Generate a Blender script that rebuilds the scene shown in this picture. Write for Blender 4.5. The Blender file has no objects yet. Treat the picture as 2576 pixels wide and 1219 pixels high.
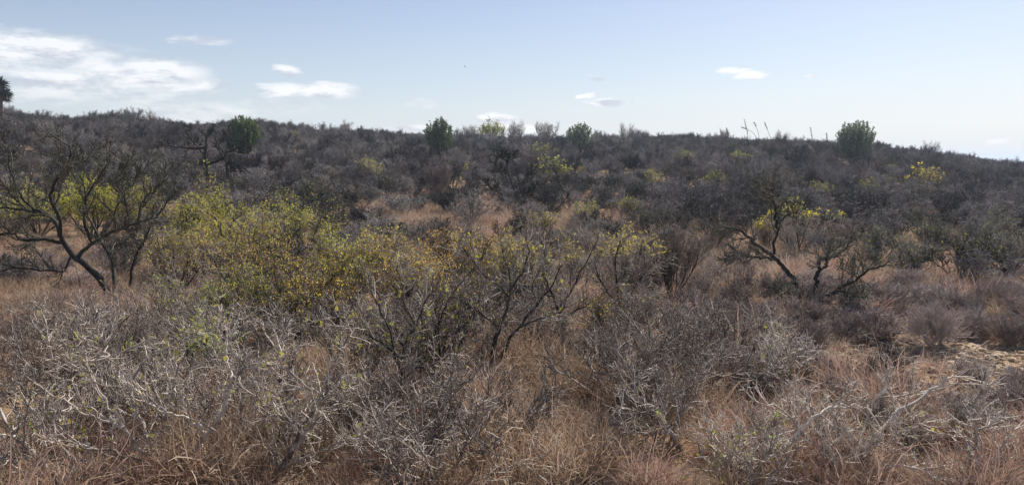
import bpy, math
import numpy as np
from mathutils import Vector

R = math.radians
S = bpy.context.scene
COL = S.collection
rs = np.random.RandomState

# ------------------------------------------------------------------ camera / terrain
F, CX, CY = 1946.0, 1288.0, 609.5          # focal length and centre of a 2576 x 1219 frame
PITCH = math.atan((CY - 400.0) / F)
SUN_AZ, SUN_EL = R(36), R(44)

SKY_PX = np.array([-400, 0, 200, 400, 560, 700, 850, 1000, 1200, 1400, 1600, 1750, 1900, 2050, 2200, 2300, 2400, 2500, 2576, 2900], float)
SKY_PY = np.array([262, 270, 282, 294, 305, 310, 320, 327, 337, 340, 337, 339, 342, 347, 362, 371, 385, 399, 404, 420], float)


def ray(px, py):
    a, b = (px - CX) / F, (CY - py) / F
    c, s = math.cos(PITCH), math.sin(PITCH)
    return np.array([a, c + b * s, -s + b * c])


_az, _sl = [], []
for _x, _y in zip(SKY_PX, SKY_PY):
    _d = ray(_x, _y)
    _az.append(math.atan2(_d[0], _d[1])); _sl.append(_d[2] / math.hypot(_d[0], _d[1]))
_az, _sl = np.array(_az), np.array(_sl)
EYE = 3.2


def crest_dist(az):
    return np.interp(az, [-0.62, -0.3, 0.0, 0.35, 0.62], [112, 128, 142, 140, 150])


def bumps(x, y):
    b = 0.10 * np.sin(x * 0.55 + 1.3) * np.cos(y * 0.47 + 0.4) + 0.06 * np.sin(x * 1.35 - y * 0.8) + 0.03 * np.sin(x * 2.9 + y * 2.3)
    far = np.clip((np.hypot(x, y) - 30) / 40, 0, 1)
    return b + far * (0.35 * np.sin(x * 0.13 + 0.5) * np.cos(y * 0.11) + 0.22 * np.sin(x * 0.31 + y * 0.17))


def H(x, y):
    x, y = np.asarray(x, float), np.asarray(y, float)
    r = np.hypot(x, y); az = np.arctan2(x, y)
    D = crest_dist(az)
    zc = EYE + np.interp(az, _az, _sl) * D - 1.75
    r1 = np.interp(az, [-0.6, 0, 0.6], [20, 24, 30])
    t = np.clip((r - r1) / (D - r1), 0, 1)
    s = 0.62 * t + 0.38 * np.sin(t * math.pi / 2) ** 2
    z = zc * s
    over = np.clip(r - D, 0, None)
    drop = np.minimum(over * over * 0.0035, 0.6 + over * 0.05)
    z = z - drop
    z = np.maximum(z, -6.0)
    return z + bumps(x, y) * np.clip((2200 - r) / 1500, 0, 1)


CAMZ = EYE
CAM = np.array([0, 0, CAMZ])
_ts = np.concatenate([np.linspace(2, 60, 3000), np.linspace(60, 260, 2500)])


def G(px, py):
    d = ray(px, py); d = d / math.hypot(d[0], d[1])
    X, Y, Z = d[0] * _ts, d[1] * _ts, CAMZ + d[2] * _ts
    hit = np.nonzero(Z < H(X, Y))[0]
    i = hit[0] if len(hit) else len(_ts) - 1
    x, y = X[i], Y[i]
    return np.array([x, y, float(H(x, y))])


def at(px, py, Y):
    d = ray(px, py)
    return CAM + d * (Y / d[1])


def proj(p):
    x, y, z = p[0], p[1], p[2] - CAMZ
    c, s = math.cos(PITCH), math.sin(PITCH)
    f = y * c - z * s; u = y * s + z * c
    return CX + F * x / f, CY - F * u / f


def m_per_px(p):
    return p[1] / math.cos(PITCH) / F

# ------------------------------------------------------------------ materials


def nt(mat):
    mat.use_nodes = True
    t = mat.node_tree; t.nodes.clear()
    return t, t.nodes, t.links


def ramp(N, cols, mode='LINEAR'):
    r = N.new('ShaderNodeValToRGB'); r.color_ramp.interpolation = mode
    e = r.color_ramp.elements
    while len(e) < len(cols):
        e.new(0.5)
    for i, (p, c) in enumerate(cols):
        e[i].position = p; e[i].color = (*c, 1)
    return r


def bark(name, cols, noise=9.0, rough=0.85, objvar=0.35, spots=None):
    m = bpy.data.materials.new(name); t, N, L = nt(m)
    out = N.new('ShaderNodeOutputMaterial'); b = N.new('ShaderNodeBsdfPrincipled')
    tc = N.new('ShaderNodeTexCoord'); n = N.new('ShaderNodeTexNoise')
    n.inputs['Scale'].default_value = noise; n.inputs['Detail'].default_value = 4; n.inputs['Roughness'].default_value = 0.7
    L.new(tc.outputs['Object'], n.inputs['Vector'])
    oi = N.new('ShaderNodeObjectInfo'); ge = N.new('ShaderNodeNewGeometry')
    a = N.new('ShaderNodeMath'); a.operation = 'MULTIPLY_ADD'
    L.new(oi.outputs['Random'], a.inputs[0]); a.inputs[1].default_value = objvar; L.new(n.outputs['Fac'], a.inputs[2])
    a2 = N.new('ShaderNodeMath'); a2.operation = 'MULTIPLY_ADD'
    L.new(ge.outputs['Random Per Island'], a2.inputs[0]); a2.inputs[1].default_value = 0.3; L.new(a.outputs[0], a2.inputs[2])
    s = N.new('ShaderNodeMath'); s.operation = 'SUBTRACT'; L.new(a2.outputs[0], s.inputs[0]); s.inputs[1].default_value = objvar / 2 + 0.15
    k = len(cols)
    r = ramp(N, [(0.25 + 0.5 * i / max(k - 1, 1), c) for i, c in enumerate(cols)])
    L.new(s.outputs[0], r.inputs['Fac'])
    L.new(r.outputs['Color'], b.inputs['Base Color'])
    b.inputs['Roughness'].default_value = rough; b.inputs['Specular IOR Level'].default_value = 0.25
    bp = N.new('ShaderNodeBump'); bp.inputs['Strength'].default_value = 0.35; bp.inputs['Distance'].default_value = 0.01
    n2 = N.new('ShaderNodeTexNoise'); n2.inputs['Scale'].default_value = 60; L.new(tc.outputs['Object'], n2.inputs['Vector'])
    L.new(n2.outputs['Fac'], bp.inputs['Height']); L.new(bp.outputs['Normal'], b.inputs['Normal'])
    L.new(b.outputs['BSDF'], out.inputs['Surface'])
    return m


def leafmat(name, cols, trans=0.52, objvar=0.3, gloss=0.2):
    m = bpy.data.materials.new(name); t, N, L = nt(m)
    out = N.new('ShaderNodeOutputMaterial'); b = N.new('ShaderNodeBsdfPrincipled'); tr = N.new('ShaderNodeBsdfTranslucent')
    mx = N.new('ShaderNodeMixShader'); mx.inputs[0].default_value = trans
    ge = N.new('ShaderNodeNewGeometry'); oi = N.new('ShaderNodeObjectInfo')
    a = N.new('ShaderNodeMath'); a.operation = 'MULTIPLY_ADD'
    L.new(oi.outputs['Random'], a.inputs[0]); a.inputs[1].default_value = objvar
    b2 = N.new('ShaderNodeMath'); b2.operation = 'MULTIPLY'; L.new(ge.outputs['Random Per Island'], b2.inputs[0]); b2.inputs[1].default_value = 1 - objvar
    L.new(b2.outputs[0], a.inputs[2])
    k = len(cols); r = ramp(N, [(i / max(k - 1, 1), c) for i, c in enumerate(cols)])
    L.new(a.outputs[0], r.inputs['Fac'])
    L.new(r.outputs['Color'], b.inputs['Base Color']); L.new(r.outputs['Color'], tr.inputs['Color'])
    b.inputs['Roughness'].default_value = 0.6; b.inputs['Specular IOR Level'].default_value = gloss
    L.new(b.outputs['BSDF'], mx.inputs[1]); L.new(tr.outputs['BSDF'], mx.inputs[2]); L.new(mx.outputs[0], out.inputs['Surface'])
    return m


M = {}
M['pale'] = bark('pale_bark', [(.14, .112, .092), (.36, .305, .255), (.72, .635, .55)], 7)
M['grey'] = bark('grey_bark', [(.095, .077, .064), (.27, .222, .185), (.54, .465, .40)], 7)
M['dark'] = bark('dark_bark', [(.020, .018, .015), (.045, .040, .033), (.10, .09, .065)], 12)
M['darktwig'] = bark('dark_twig_bark', [(.036, .036, .026), (.082, .08, .06), (.19, .18, .14)], 8)
M['thicket'] = bark('thicket_bark', [(.052, .046, .048), (.135, .122, .122), (.30, .272, .262)], 3, objvar=0.85)
M['dusk'] = bark('brown_brush_bark', [(.065, .055, .050), (.135, .115, .105), (.23, .195, .175)], 3, objvar=0.5)
M['dwarf'] = bark('dry_twig_bark', [(.20, .16, .145), (.36, .285, .26), (.50, .42, .39)], 5, objvar=0.5)
M['yel'] = leafmat('yellow_leaf', [(.42, .40, .05), (.72, .63, .07), (.84, .70, .09), (.82, .52, .09)])
M['yelgreen'] = leafmat('yellow_green_leaf', [(.26, .32, .04), (.52, .58, .06), (.72, .70, .08), (.78, .64, .08)])
M['orange'] = leafmat('orange_leaf', [(.54, .46, .06), (.76, .50, .08), (.76, .37, .08), (.64, .27, .08)])
M['green'] = leafmat('green_leaf', [(.08, .12, .02), (.17, .25, .03), (.34, .42, .04), (.60, .56, .05)])
M['sparse'] = leafmat('autumn_leaf', [(.22, .34, .03), (.45, .56, .04), (.66, .60, .04), (.70, .42, .04)])
M['drab'] = leafmat('drab_green_leaf', [(.06, .065, .035), (.11, .115, .06), (.18, .18, .09)], 0.35)
M['ever'] = leafmat('evergreen_leaf', [(.06, .09, .035), (.13, .18, .065), (.25, .31, .12)], 0.35)
M['ever2'] = leafmat('silvery_evergreen_leaf', [(.14, .18, .12), (.24, .29, .18), (.36, .40, .27)], 0.35)
M['olive'] = leafmat('olive_leaf', [(.22, .25, .06), (.42, .44, .09), (.60, .56, .13)], 0.4)
M['grass'] = leafmat('dry_grass_blade', [(.15, .09, .06), (.38, .245, .16), (.60, .42, .29), (.86, .74, .60)], 0.35, 0.35)
M['redgrass'] = leafmat('reddish_dry_grass_blade', [(.19, .115, .085), (.40, .25, .19), (.56, .39, .31), (.72, .57, .48)], 0.35, 0.3)
M['paleGrass'] = leafmat('straw_grass_blade', [(.22, .15, .10), (.42, .31, .21), (.60, .48, .35), (.74, .65, .52)], 0.3, 0.3)
M['dullGrass'] = leafmat('grey_brown_grass_blade', [(.10, .07, .05), (.22, .16, .12), (.34, .26, .20), (.48, .40, .33)], 0.3, 0.3)
M['yucca'] = leafmat('yucca_leaf', [(.025, .04, .03), (.05, .07, .05), (.10, .11, .07)], 0.15)
M['deadleaf'] = leafmat('dead_yucca_leaf', [(.09, .07, .05), (.16, .12, .085), (.24, .18, .13)], 0.1)


def ground_mat():
    m = bpy.data.materials.new('dry_soil'); t, N, L = nt(m)
    out = N.new('ShaderNodeOutputMaterial'); b = N.new('ShaderNodeBsdfPrincipled'); tc = N.new('ShaderNodeTexCoord')
    def noise(sc, det=5, ro=.65):
        n = N.new('ShaderNodeTexNoise'); n.inputs['Scale'].default_value = sc; n.inputs['Detail'].default_value = det; n.inputs['Roughness'].default_value = ro
        L.new(tc.outputs['Object'], n.inputs['Vector']); return n
    n1, n2, n3 = noise(0.35), noise(3.2, 6, .75), noise(28, 4, .7)
    r1 = ramp(N, [(.30, (.22, .13, .065)), (.50, (.41, .255, .13)), (.68, (.52, .345, .19))]); L.new(n2.outputs['Fac'], r1.inputs['Fac'])
    r2 = ramp(N, [(.38, (.09, .07, .055)), (.52, (.22, .16, .12)), (.66, (.36, .27, .20))]); L.new(n3.outputs['Fac'], r2.inputs['Fac'])
    f = ramp(N, [(.40, (0, 0, 0)), (.60, (1, 1, 1))]); L.new(n1.outputs['Fac'], f.inputs['Fac'])
    mx = N.new('ShaderNodeMix'); mx.data_type = 'RGBA'
    L.new(f.outputs['Color'], mx.inputs['Factor']); L.new(r1.outputs['Color'], mx.inputs['A']); L.new(r2.outputs['Color'], mx.inputs['B'])
    L.new(mx.outputs['Result'], b.inputs['Base Color']); b.inputs['Roughness'].default_value = .95; b.inputs['Specular IOR Level'].default_value = .1
    bp = N.new('ShaderNodeBump'); bp.inputs['Strength'].default_value = .7; bp.inputs['Distance'].default_value = .05
    L.new(n3.outputs['Fac'], bp.inputs['Height']); L.new(bp.outputs['Normal'], b.inputs['Normal'])
    L.new(b.outputs['BSDF'], out.inputs['Surface'])
    return m


M['soil'] = ground_mat()
M['stone'] = bark('sandstone', [(.22, .15, .09), (.40, .28, .175), (.52, .40, .28)], 5, objvar=.4)
M['log'] = bark('weathered_wood', [(.05, .045, .04), (.12, .10, .085), (.26, .23, .20)], 14)
M['bird'] = bark('dark_feather', [(.01, .01, .012), (.02, .02, .022)], 8)

# ------------------------------------------------------------------ mesh builders


def nrm(v):
    return v / np.maximum(np.linalg.norm(v, axis=-1, keepdims=True), 1e-9)


class MB:
    def __init__(self):
        self.v, self.q, self.m, self.n = [], [], [], 0

    def add(self, v, q, mat=0):
        self.v.append(v.reshape(-1, 3)); self.q.append(q.reshape(-1, 4) + self.n); self.m.append(np.full(len(q.reshape(-1, 4)), mat, np.int32)); self.n += len(v.reshape(-1, 3))

    def tubes(self, P, Rr, sides=3, mat=0):
        N_, K1 = Rr.shape
        T = np.empty_like(P); T[:, 1:-1] = P[:, 2:] - P[:, :-2]; T[:, 0] = P[:, 1] - P[:, 0]; T[:, -1] = P[:, -1] - P[:, -2]
        T = nrm(T)
        mean = nrm(P[:, -1] - P[:, 0])
        ref = np.where(np.abs(mean[:, 2:3]) > .7, np.array([[1., .13, .07]]), np.array([[.11, .07, 1.]]))
        A = nrm(np.cross(T, ref[:, None, :])); B = np.cross(T, A)
        ang = np.arange(sides) * 2 * math.pi / sides
        V = P[:, :, None, :] + Rr[:, :, None, None] * (A[:, :, None, :] * np.cos(ang)[None, None, :, None] + B[:, :, None, :] * np.sin(ang)[None, None, :, None])
        idx = np.arange(N_ * K1 * sides).reshape(N_, K1, sides)
        nx = np.roll(idx, -1, axis=2)
        self.add(V, np.stack([idx[:, :-1], nx[:, :-1], nx[:, 1:], idx[:, 1:]], -1), mat)

    def ribbons(self, P, W, side, mat=0):
        V = np.stack([P - side[:, None, :] * W[..., None], P + side[:, None, :] * W[..., None]], 2)
        idx = np.arange(V.shape[0] * V.shape[1] * 2).reshape(V.shape[0], V.shape[1], 2)
        self.add(V, np.stack([idx[:, :-1, 0], idx[:, :-1, 1], idx[:, 1:, 1], idx[:, 1:, 0]], -1), mat)

    def leaves(self, p, d, side, length, width, mat=0):
        l, w = length[:, None], width[:, None]
        V = np.stack([p, p + d * l * .5 + side * w, p + d * l, p + d * l * .5 - side * w], 1)
        self.add(V, np.arange(len(p) * 4).reshape(-1, 4), mat)

    def mesh(self, name, mats, smooth=True):
        v = np.concatenate(self.v).astype(np.float32); q = np.concatenate(self.q).astype(np.int32); mi = np.concatenate(self.m)
        me = bpy.data.meshes.new(name)
        me.vertices.add(len(v)); me.vertices.foreach_set('co', v.ravel())
        me.loops.add(len(q) * 4); me.loops.foreach_set('vertex_index', q.ravel())
        me.polygons.add(len(q)); me.polygons.foreach_set('loop_start', np.arange(len(q), dtype=np.int32) * 4)
        for mt in mats:
            me.materials.append(mt)
        me.polygons.foreach_set('material_index', mi)
        me.polygons.foreach_set('use_smooth', np.full(len(q), smooth))
        me.update(calc_edges=True)
        return me


def obj(name, me, parent=None, loc=None):
    o = bpy.data.objects.new(name, me); COL.objects.link(o)
    if parent is not None:
        o.parent = parent
    if loc is not None:
        o.location = [float(c) for c in loc]
    return o


def tag(o, label=None, cat=None, group=None, kind=None):
    for k, v in (('label', label), ('category', cat), ('group', group), ('kind', kind)):
        if v:
            o[k] = v
    return o


def thing(name, label, cat, loc, group=None):
    return tag(obj(name, None, None, loc), label, cat, group)

# ------------------------------------------------------------------ growth


def extend(rng, P0, D0, L, r0, r1, K, kink, trop, zig=0.0):
    n = len(P0); P = np.empty((n, K + 1, 3)); P[:, 0] = P0; d = nrm(D0); p = P0.copy()
    zs = nrm(np.cross(d, rng.randn(n, 3)))
    for k in range(K):
        d = nrm(d + kink * rng.randn(n, 3) + np.array([0, 0, trop]) + zig * zs * (1 if k % 2 else -1))
        p = p + d * (L / K)[:, None] * (0.7 + 0.6 * rng.rand(n, 1)); P[:, k + 1] = p
    t = np.linspace(0, 1, K + 1)[None, :]
    return P, np.asarray(r0).reshape(-1, 1) * (1 - t) + np.asarray(r1).reshape(-1, 1) * t


def spawn(rng, P, n, ang, tmin, up=0.0):
    B, K1, _ = P.shape
    t = tmin + (1 - tmin) * ((np.arange(n)[None, :] + rng.rand(B, n)) / n)
    f = np.clip(t * (K1 - 1), 0, K1 - 1.001); i = f.astype(int); w = (f - i)[..., None]
    bi = np.arange(B)[:, None]
    p = P[bi, i] * (1 - w) + P[bi, i + 1] * w; d = nrm(P[bi, i + 1] - P[bi, i])
    a = ang * (0.65 + 0.7 * rng.rand(B, n, 1))
    side = nrm(np.cross(d, rng.randn(B, n, 3)))
    c = d * np.cos(a) + side * np.sin(a); c[..., 2] += up
    return p.reshape(-1, 3), nrm(c).reshape(-1, 3), t.reshape(-1)


STY = {
    # levels: (children per branch, length / height, angle, segments, kink, tropism, r0, r1, tmin, zig)   radii in metres
    'pale': dict(ns=7, tilt=52, stem=(.027, .010), sk=.08, lev=[(6, .52, .65, 9, .10, .07, .0095, .0048, .22, .16), (5, .28, .8, 7, .14, .04, .0057, .0036, .10, .26), (3, .10, 1.0, 4, .18, .02, .0042, .0025, .1, .3)]),
    'grey': dict(ns=8, tilt=52, stem=(.026, .010), sk=.10, lev=[(7, .46, .65, 8, .12, .07, .0095, .0046, .2, .15), (6, .25, .8, 6, .16, .05, .0056, .0036, .12, .22), (5, .11, .9, 4, .22, .02, .0042, .0026, .1, .3)]),
    'fine': dict(ns=16, tilt=34, stem=(.016, .007), sk=.08, lev=[(8, .40, .40, 5, .10, .16, .007, .004, .25, .06), (6, .24, .5, 4, .14, .1, .0048, .003, .15, .1), (4, .12, .6, 3, .2, .05, .004, .002, .1, .1)]),
    'leafy': dict(ns=8, tilt=42, stem=(.026, .009), sk=.13, lev=[(7, .44, .6, 6, .16, .10, .010, .005, .2, .14), (6, .24, .75, 5, .22, .06, .006, .0035, .12, .2), (5, .12, .85, 3, .28, .03, .0045, .0025, .1, .25)]),
    'far': dict(ns=8, tilt=50, stem=(.028, .012), sk=.15, lev=[(6, .46, .65, 5, .2, .08, .014, .007, .2, .15), (5, .26, .8, 4, .26, .05, .010, .006, .15, .2), (5, .13, .9, 3, .3, .02, .0085, .005, .1, .25)]),
    'sprig': dict(ns=9, tilt=36, stem=(.035, .014), sk=.12, lev=[(6, .45, .45, 5, .15, .16, .018, .009, .25, .1), (5, .26, .55, 4, .2, .12, .012, .008, .2, .15), (4, .13, .7, 3, .25, .06, .010, .006, .1, .2)]),
    'ever': dict(ns=16, tilt=52, stem=(.06, .02), sk=.10, lev=[(7, .40, .5, 5, .12, .16, .025, .012, .2, .06), (7, .22, .6, 4, .18, .12, .014, .008, .1, .1), (4, .10, .7, 2, .2, .08, .010, .005, .1, .1)]),
    'dwarf': dict(ns=34, tilt=62, stem=(.008, .004), sk=.10, lev=[(8, .42, .5, 4, .16, .10, .0050, .003, .2, .1), (7, .22, .65, 3, .22, .06, .0036, .0022, .1, .15)]),
}


def stems(rng, st, h, w):
    ns = st['ns']; tm = min(R(st['tilt']), math.atan2(w * .5, h * .55))
    az = (np.arange(ns) + rng.rand(ns) * .8) * 2.399 + rng.rand() * 6; q = np.sqrt((np.arange(ns) + .4) / ns)
    q = q[rng.permutation(ns)]; tilt = q * tm
    D = np.stack([np.sin(tilt) * np.cos(az), np.sin(tilt) * np.sin(az), np.cos(tilt)], 1)
    P0 = np.stack([np.cos(az), np.sin(az), 0 * az], 1) * (q * .05 * h)[:, None]; P0[:, 2] = -.04
    L = h * .86 * (.72 + .3 * rng.rand(ns)) * (1 - .12 * q)
    sc = min(1.6, max(.55, h / 1.8))
    P, Rr = extend(rng, P0, D, L, np.full(ns, st['stem'][0] * sc), st['stem'][1] * sc, 8, st['sk'], .02, .05)
    return P, Rr


def clipfloor(P):
    P[..., 2] = np.where(P[..., 2] < .03, .03 + .04 * np.abs(np.sin(P[..., 0] * 50)), P[..., 2])
    return P


def grow(rng, P, Rr, h, levels, rad=1.0):
    """All branch levels above the given stems: list of (points, radii)."""
    out = [(P, Rr)]
    for (n, ln, ang, K, kink, trop, r0, r1, tmin, zig) in levels:
        p, d, t = spawn(rng, out[-1][0], n, ang, tmin, .08)
        L = h * ln * (1 - .45 * t) * (.55 + .75 * rng.rand(len(p)))
        Pn, Rn = extend(rng, p, d, L, r0 * rad * (.75 + .5 * rng.rand(len(p))), r1 * rad, K, kink, trop, zig)
        out.append((clipfloor(Pn), Rn))
    return out


def leafset(rng, mb, lv, n, length, width, keep=None, mat=0, up=.4, pinnate=False, ztop=None):
    P = np.concatenate([a[0].reshape(-1, 3)[1:] for a in lv])
    if keep is not None:
        P = P[keep(P)]
    if len(P) == 0:
        return
    if not pinnate:
        P = P[rng.permutation(len(P))[:max(20, int(len(P) * .30))]]
    p = P[rng.randint(0, len(P), n)] + (0 if pinnate else .012) * rng.randn(n, 3)
    d = rng.randn(n, 3); d[:, 2] += up; d = nrm(d); side = nrm(np.cross(d, rng.randn(n, 3)))
    l = length * (.6 + .8 * rng.rand(n))
    if pinnate:
        k = 5; pp, dd, ss, ll = [], [], [], []
        for j in range(k):
            for s_ in (-1, 1):
                f = (j + .6) / k
                pp.append(p + d * (l * f)[:, None]); dd.append(nrm(side * s_ + d * .55)); ss.append(d); ll.append(l * .42 * (1 - .5 * abs(f - .5)))
        mb.leaves(np.concatenate(pp), np.concatenate(dd), np.concatenate(ss), np.concatenate(ll), np.concatenate(ll) * .24, mat)
    else:
        mb.leaves(p, d, side, l, width * (.7 + .6 * rng.rand(n)), mat)


def build_shrub(root, seed, h, w, style, barks, leaf=None, nleaf=0, lsize=(.03, .010), pinnate=False, rad=1.0, topleaf=None, one=False):
    """Grow one shrub under ROOT as trunk, twigs and foliage meshes."""
    rng = rs(seed); st = STY[style]
    P, Rr = stems(rng, st, h, w)
    lv = grow(rng, P, Rr, h, st['lev'], rad)
    a = MB(); a.tubes(*lv[0], sides=6); a.tubes(*lv[1], sides=4)
    b = MB()
    for x in lv[2:]:
        b.tubes(*x, sides=3)
    names = ('stems', 'twigs') if style in ('dwarf', 'fine') else ('trunk', 'twigs')
    obj(names[0], a.mesh(names[0], [M[barks[0]]]), root)
    obj(names[1], b.mesh(names[1], [M[barks[1]]]), root)
    if leaf and nleaf:
        c = MB()
        for (mt, frac, zlo, zhi) in leaf:
            def keep(Q, zlo=zlo, zhi=zhi):
                return (Q[:, 2] > zlo * h) & (Q[:, 2] < zhi * h + 9 * (zhi >= 1))
            leafset(rng, c, lv[-2:], int(nleaf * frac * 2.0), lsize[0] * 1.0, lsize[1] * 1.0, keep, list(x[0] for x in leaf).index(mt), pinnate=pinnate)
        obj('foliage', c.mesh('foliage', [M[x[0]] for x in leaf], False), root)
    return lv


def proto_mesh(name, seed, h, w, style, bk, leaf=None, nleaf=0, lsize=(.06, .025), rad=1.0):
    """A shrub in one mesh, bark and leaves as two materials."""
    rng = rs(seed); st = STY[style]
    P, Rr = stems(rng, st, h, w)
    lv = grow(rng, P, Rr, h, st['lev'], rad)
    a = MB(); a.tubes(*lv[0], sides=4)
    for x in lv[1:]:
        a.tubes(*x, sides=3)
    mats = [M[bk]]
    if leaf:
        leafset(rng, a, lv[-2:], nleaf, lsize[0], lsize[1], None, 1); mats.append(M[leaf])
    return a.mesh(name, mats)

# ------------------------------------------------------------------ setting
def build_ground():
    rr = np.concatenate([[0.0], np.geomspace(.6, 60, 150), np.geomspace(61.5, 200, 70), np.geomspace(210, 3000, 40)])
    az = np.linspace(-math.pi, math.pi, 361)[:-1]
    az = np.sort(np.concatenate([az, np.linspace(-.68, .68, 240)]))
    RR, AZ = np.meshgrid(rr, az, indexing='ij')
    X, Y = RR * np.sin(AZ), RR * np.cos(AZ); Z = H(X, Y)
    n, m = RR.shape; idx = np.arange(n * m).reshape(n, m); nx = np.roll(idx, -1, axis=1)
    mb = MB(); mb.add(np.stack([X, Y, Z], -1), np.stack([idx[:-1], idx[1:], nx[1:], nx[:-1]], -1))
    tag(obj('ground', mb.mesh('ground', [M['soil']])), kind='structure')


build_ground()

cam = bpy.data.cameras.new('camera'); cam.sensor_width = 36; cam.lens = 36 * F / 2576; cam.clip_end = 8000; cam.clip_start = .05
co = bpy.data.objects.new('camera', cam); COL.objects.link(co); co.location = (0, 0, CAMZ); co.rotation_euler = (math.pi / 2 - PITCH, 0, 0)
S.camera = co

# ------------------------------------------------------------------ hand-laid trees


def limbs(base, Y0, lines, K=14, seed=1, jit=.02):
    """Limbs laid out as polylines seen from the camera, each with a depth drift; returns points local to BASE and radii."""
    rng = rs(seed); PP, RR = [], []
    for (pts, r0, r1, dy0, dy1) in lines:
        pts = np.array(pts, float); n = len(pts)
        f = np.linspace(0, 1, n)
        W = np.array([at(x, y, Y0 + dy0 + (dy1 - dy0) * t) for (x, y), t in zip(pts, f)]) - base
        s = np.concatenate([[0], np.cumsum(np.linalg.norm(np.diff(W, axis=0), axis=1))])
        u = np.linspace(0, s[-1], K + 1)
        Q = np.stack([np.interp(u, s, W[:, i]) for i in range(3)], 1)
        Q[1:-1] = .25 * Q[:-2] + .5 * Q[1:-1] + .25 * Q[2:]
        Q[1:] += rng.randn(K, 3) * jit
        PP.append(Q); RR.append(np.linspace(r0, r1, K + 1))
    return np.stack(PP), np.stack(RR)


def hand_tree(name, label, cat, base_px, lines, seed, levels, barks, group=None, rad=1.0, leaf=None, trunk_n=1, h=None, pin=False):
    b = G(*base_px); root = thing(name, label, cat, b, group)
    P, Rr = limbs(b, b[1], lines, seed=seed, jit=.010 if pin else .018)
    P[0, 0, 2] -= .1
    rng = rs(seed + 100)
    t = MB(); t.tubes(P[:trunk_n], Rr[:trunk_n], 9); obj('trunk', t.mesh('trunk', [M[barks[0]]]), root)
    if len(P) > trunk_n:
        for i in range(trunk_n, len(P)):
            l = MB(); l.tubes(P[i:i + 1], Rr[i:i + 1], 7); obj('limb', l.mesh('limb', [M[barks[0]]]), root)
    k0 = 0 if pin or len(P) <= trunk_n else trunk_n
    lv = grow(rng, P[k0:], Rr[k0:], h, levels, rad)
    c = MB(); c.tubes(*lv[1], sides=4)
    for x in lv[2:]:
        c.tubes(*x, sides=3)
    obj('twigs', c.mesh('twigs', [M[barks[1]]]), root)
    if leaf:
        f = MB(); leafset(rng, f, lv[-2:], leaf[1], leaf[2], leaf[3], None, 0, pinnate=pin); obj('foliage', f.mesh('foliage', [M[leaf[0]]], False), root)
    return root, b


def z4(*pts):      # points read off an enlargement of the left part of the photograph
    return [(x * .4456, 287.5 + y * .4456) for x, y in pts]


T1 = [
    (z4((645, 1085), (590, 950), (530, 895), (470, 845), (415, 795), (365, 735), (340, 690)), .082, .05, 0, -.1),
    (z4((340, 690), (330, 620), (300, 575), (250, 570), (190, 545), (100, 530), (0, 532), (-90, 520)), .048, .015, -.1, .5),
    (z4((355, 725), (270, 706), (115, 715), (60, 670), (0, 680), (-90, 690)), .04, .013, -.1, -1.0),
    (z4((440, 810), (515, 725), (600, 680), (700, 640), (800, 600), (880, 590)), .045, .012, 0, .6),
    (z4((650, 1060), (635, 910), (655, 845), (605, 765), (560, 700), (540, 640), (500, 560), (480, 470), (470, 380), (440, 300)), .045, .010, 0, 1.2),
    (z4((735, 970), (742, 880), (772, 790), (830, 680), (880, 580), (945, 490), (1000, 430)), .036, .010, .8, 1.4),
    (z4((400, 795), (370, 890), (250, 885), (100, 860), (-60, 840)), .026, .010, -.05, -.9),
    (z4((340, 690), (345, 610), (310, 520), (270, 470), (310, 380), (400, 285), (400, 180), (340, 120), (300, 130)), .04, .008, -.1, -.8),
    (z4((310, 520), (360, 380), (420, 270), (465, 240), (510, 215)), .026, .008, -.3, .9),
    (z4((250, 570), (160, 510), (95, 430), (50, 300), (50, 220), (48, 150)), .034, .009, .1, .9),
    (z4((190, 545), (120, 520), (70, 440), (10, 380), (-40, 300), (-70, 180)), .026, .008, .2, -.8),
    (z4((515, 725), (470, 600), (480, 480), (560, 360), (600, 270), (640, 210)), .03, .008, .1, -1.0),
    (z4((780, 600), (790, 510), (850, 440), (930, 370), (960, 330)), .022, .008, .5, .2),
    (z4((650, 660), (640, 560), (680, 470), (730, 400), (800, 340), (840, 260)), .022, .008, .2, 1.2),
    (z4((700, 640), (720, 560), (700, 460), (650, 380), (700, 300)), .02, .007, .3, -.7),
]
TL = [(13, .40, .7, 8, .11, .07, .0155, .0065, .15, .08), (8, .20, .7, 6, .16, .05, .0082, .0045, .1, .12), (4, .09, .8, 3, .22, .03, .0054, .003, .1, .15)]
hand_tree('mesquite_tree', 'large dark leafless mesquite with a leaning sunlit trunk and low sprawling limbs', 'tree', (290, 772), T1, 11, TL, ('dark', 'darktwig'), h=1.6)


def z6(*pts):
    return [(x * .367 + 1717.6, 543 + y * .367) for x, y in pts]


def z3(*pts):
    return [(x * .3334 + 1717.6, 255.6 + y * .3334) for x, y in pts]


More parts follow.
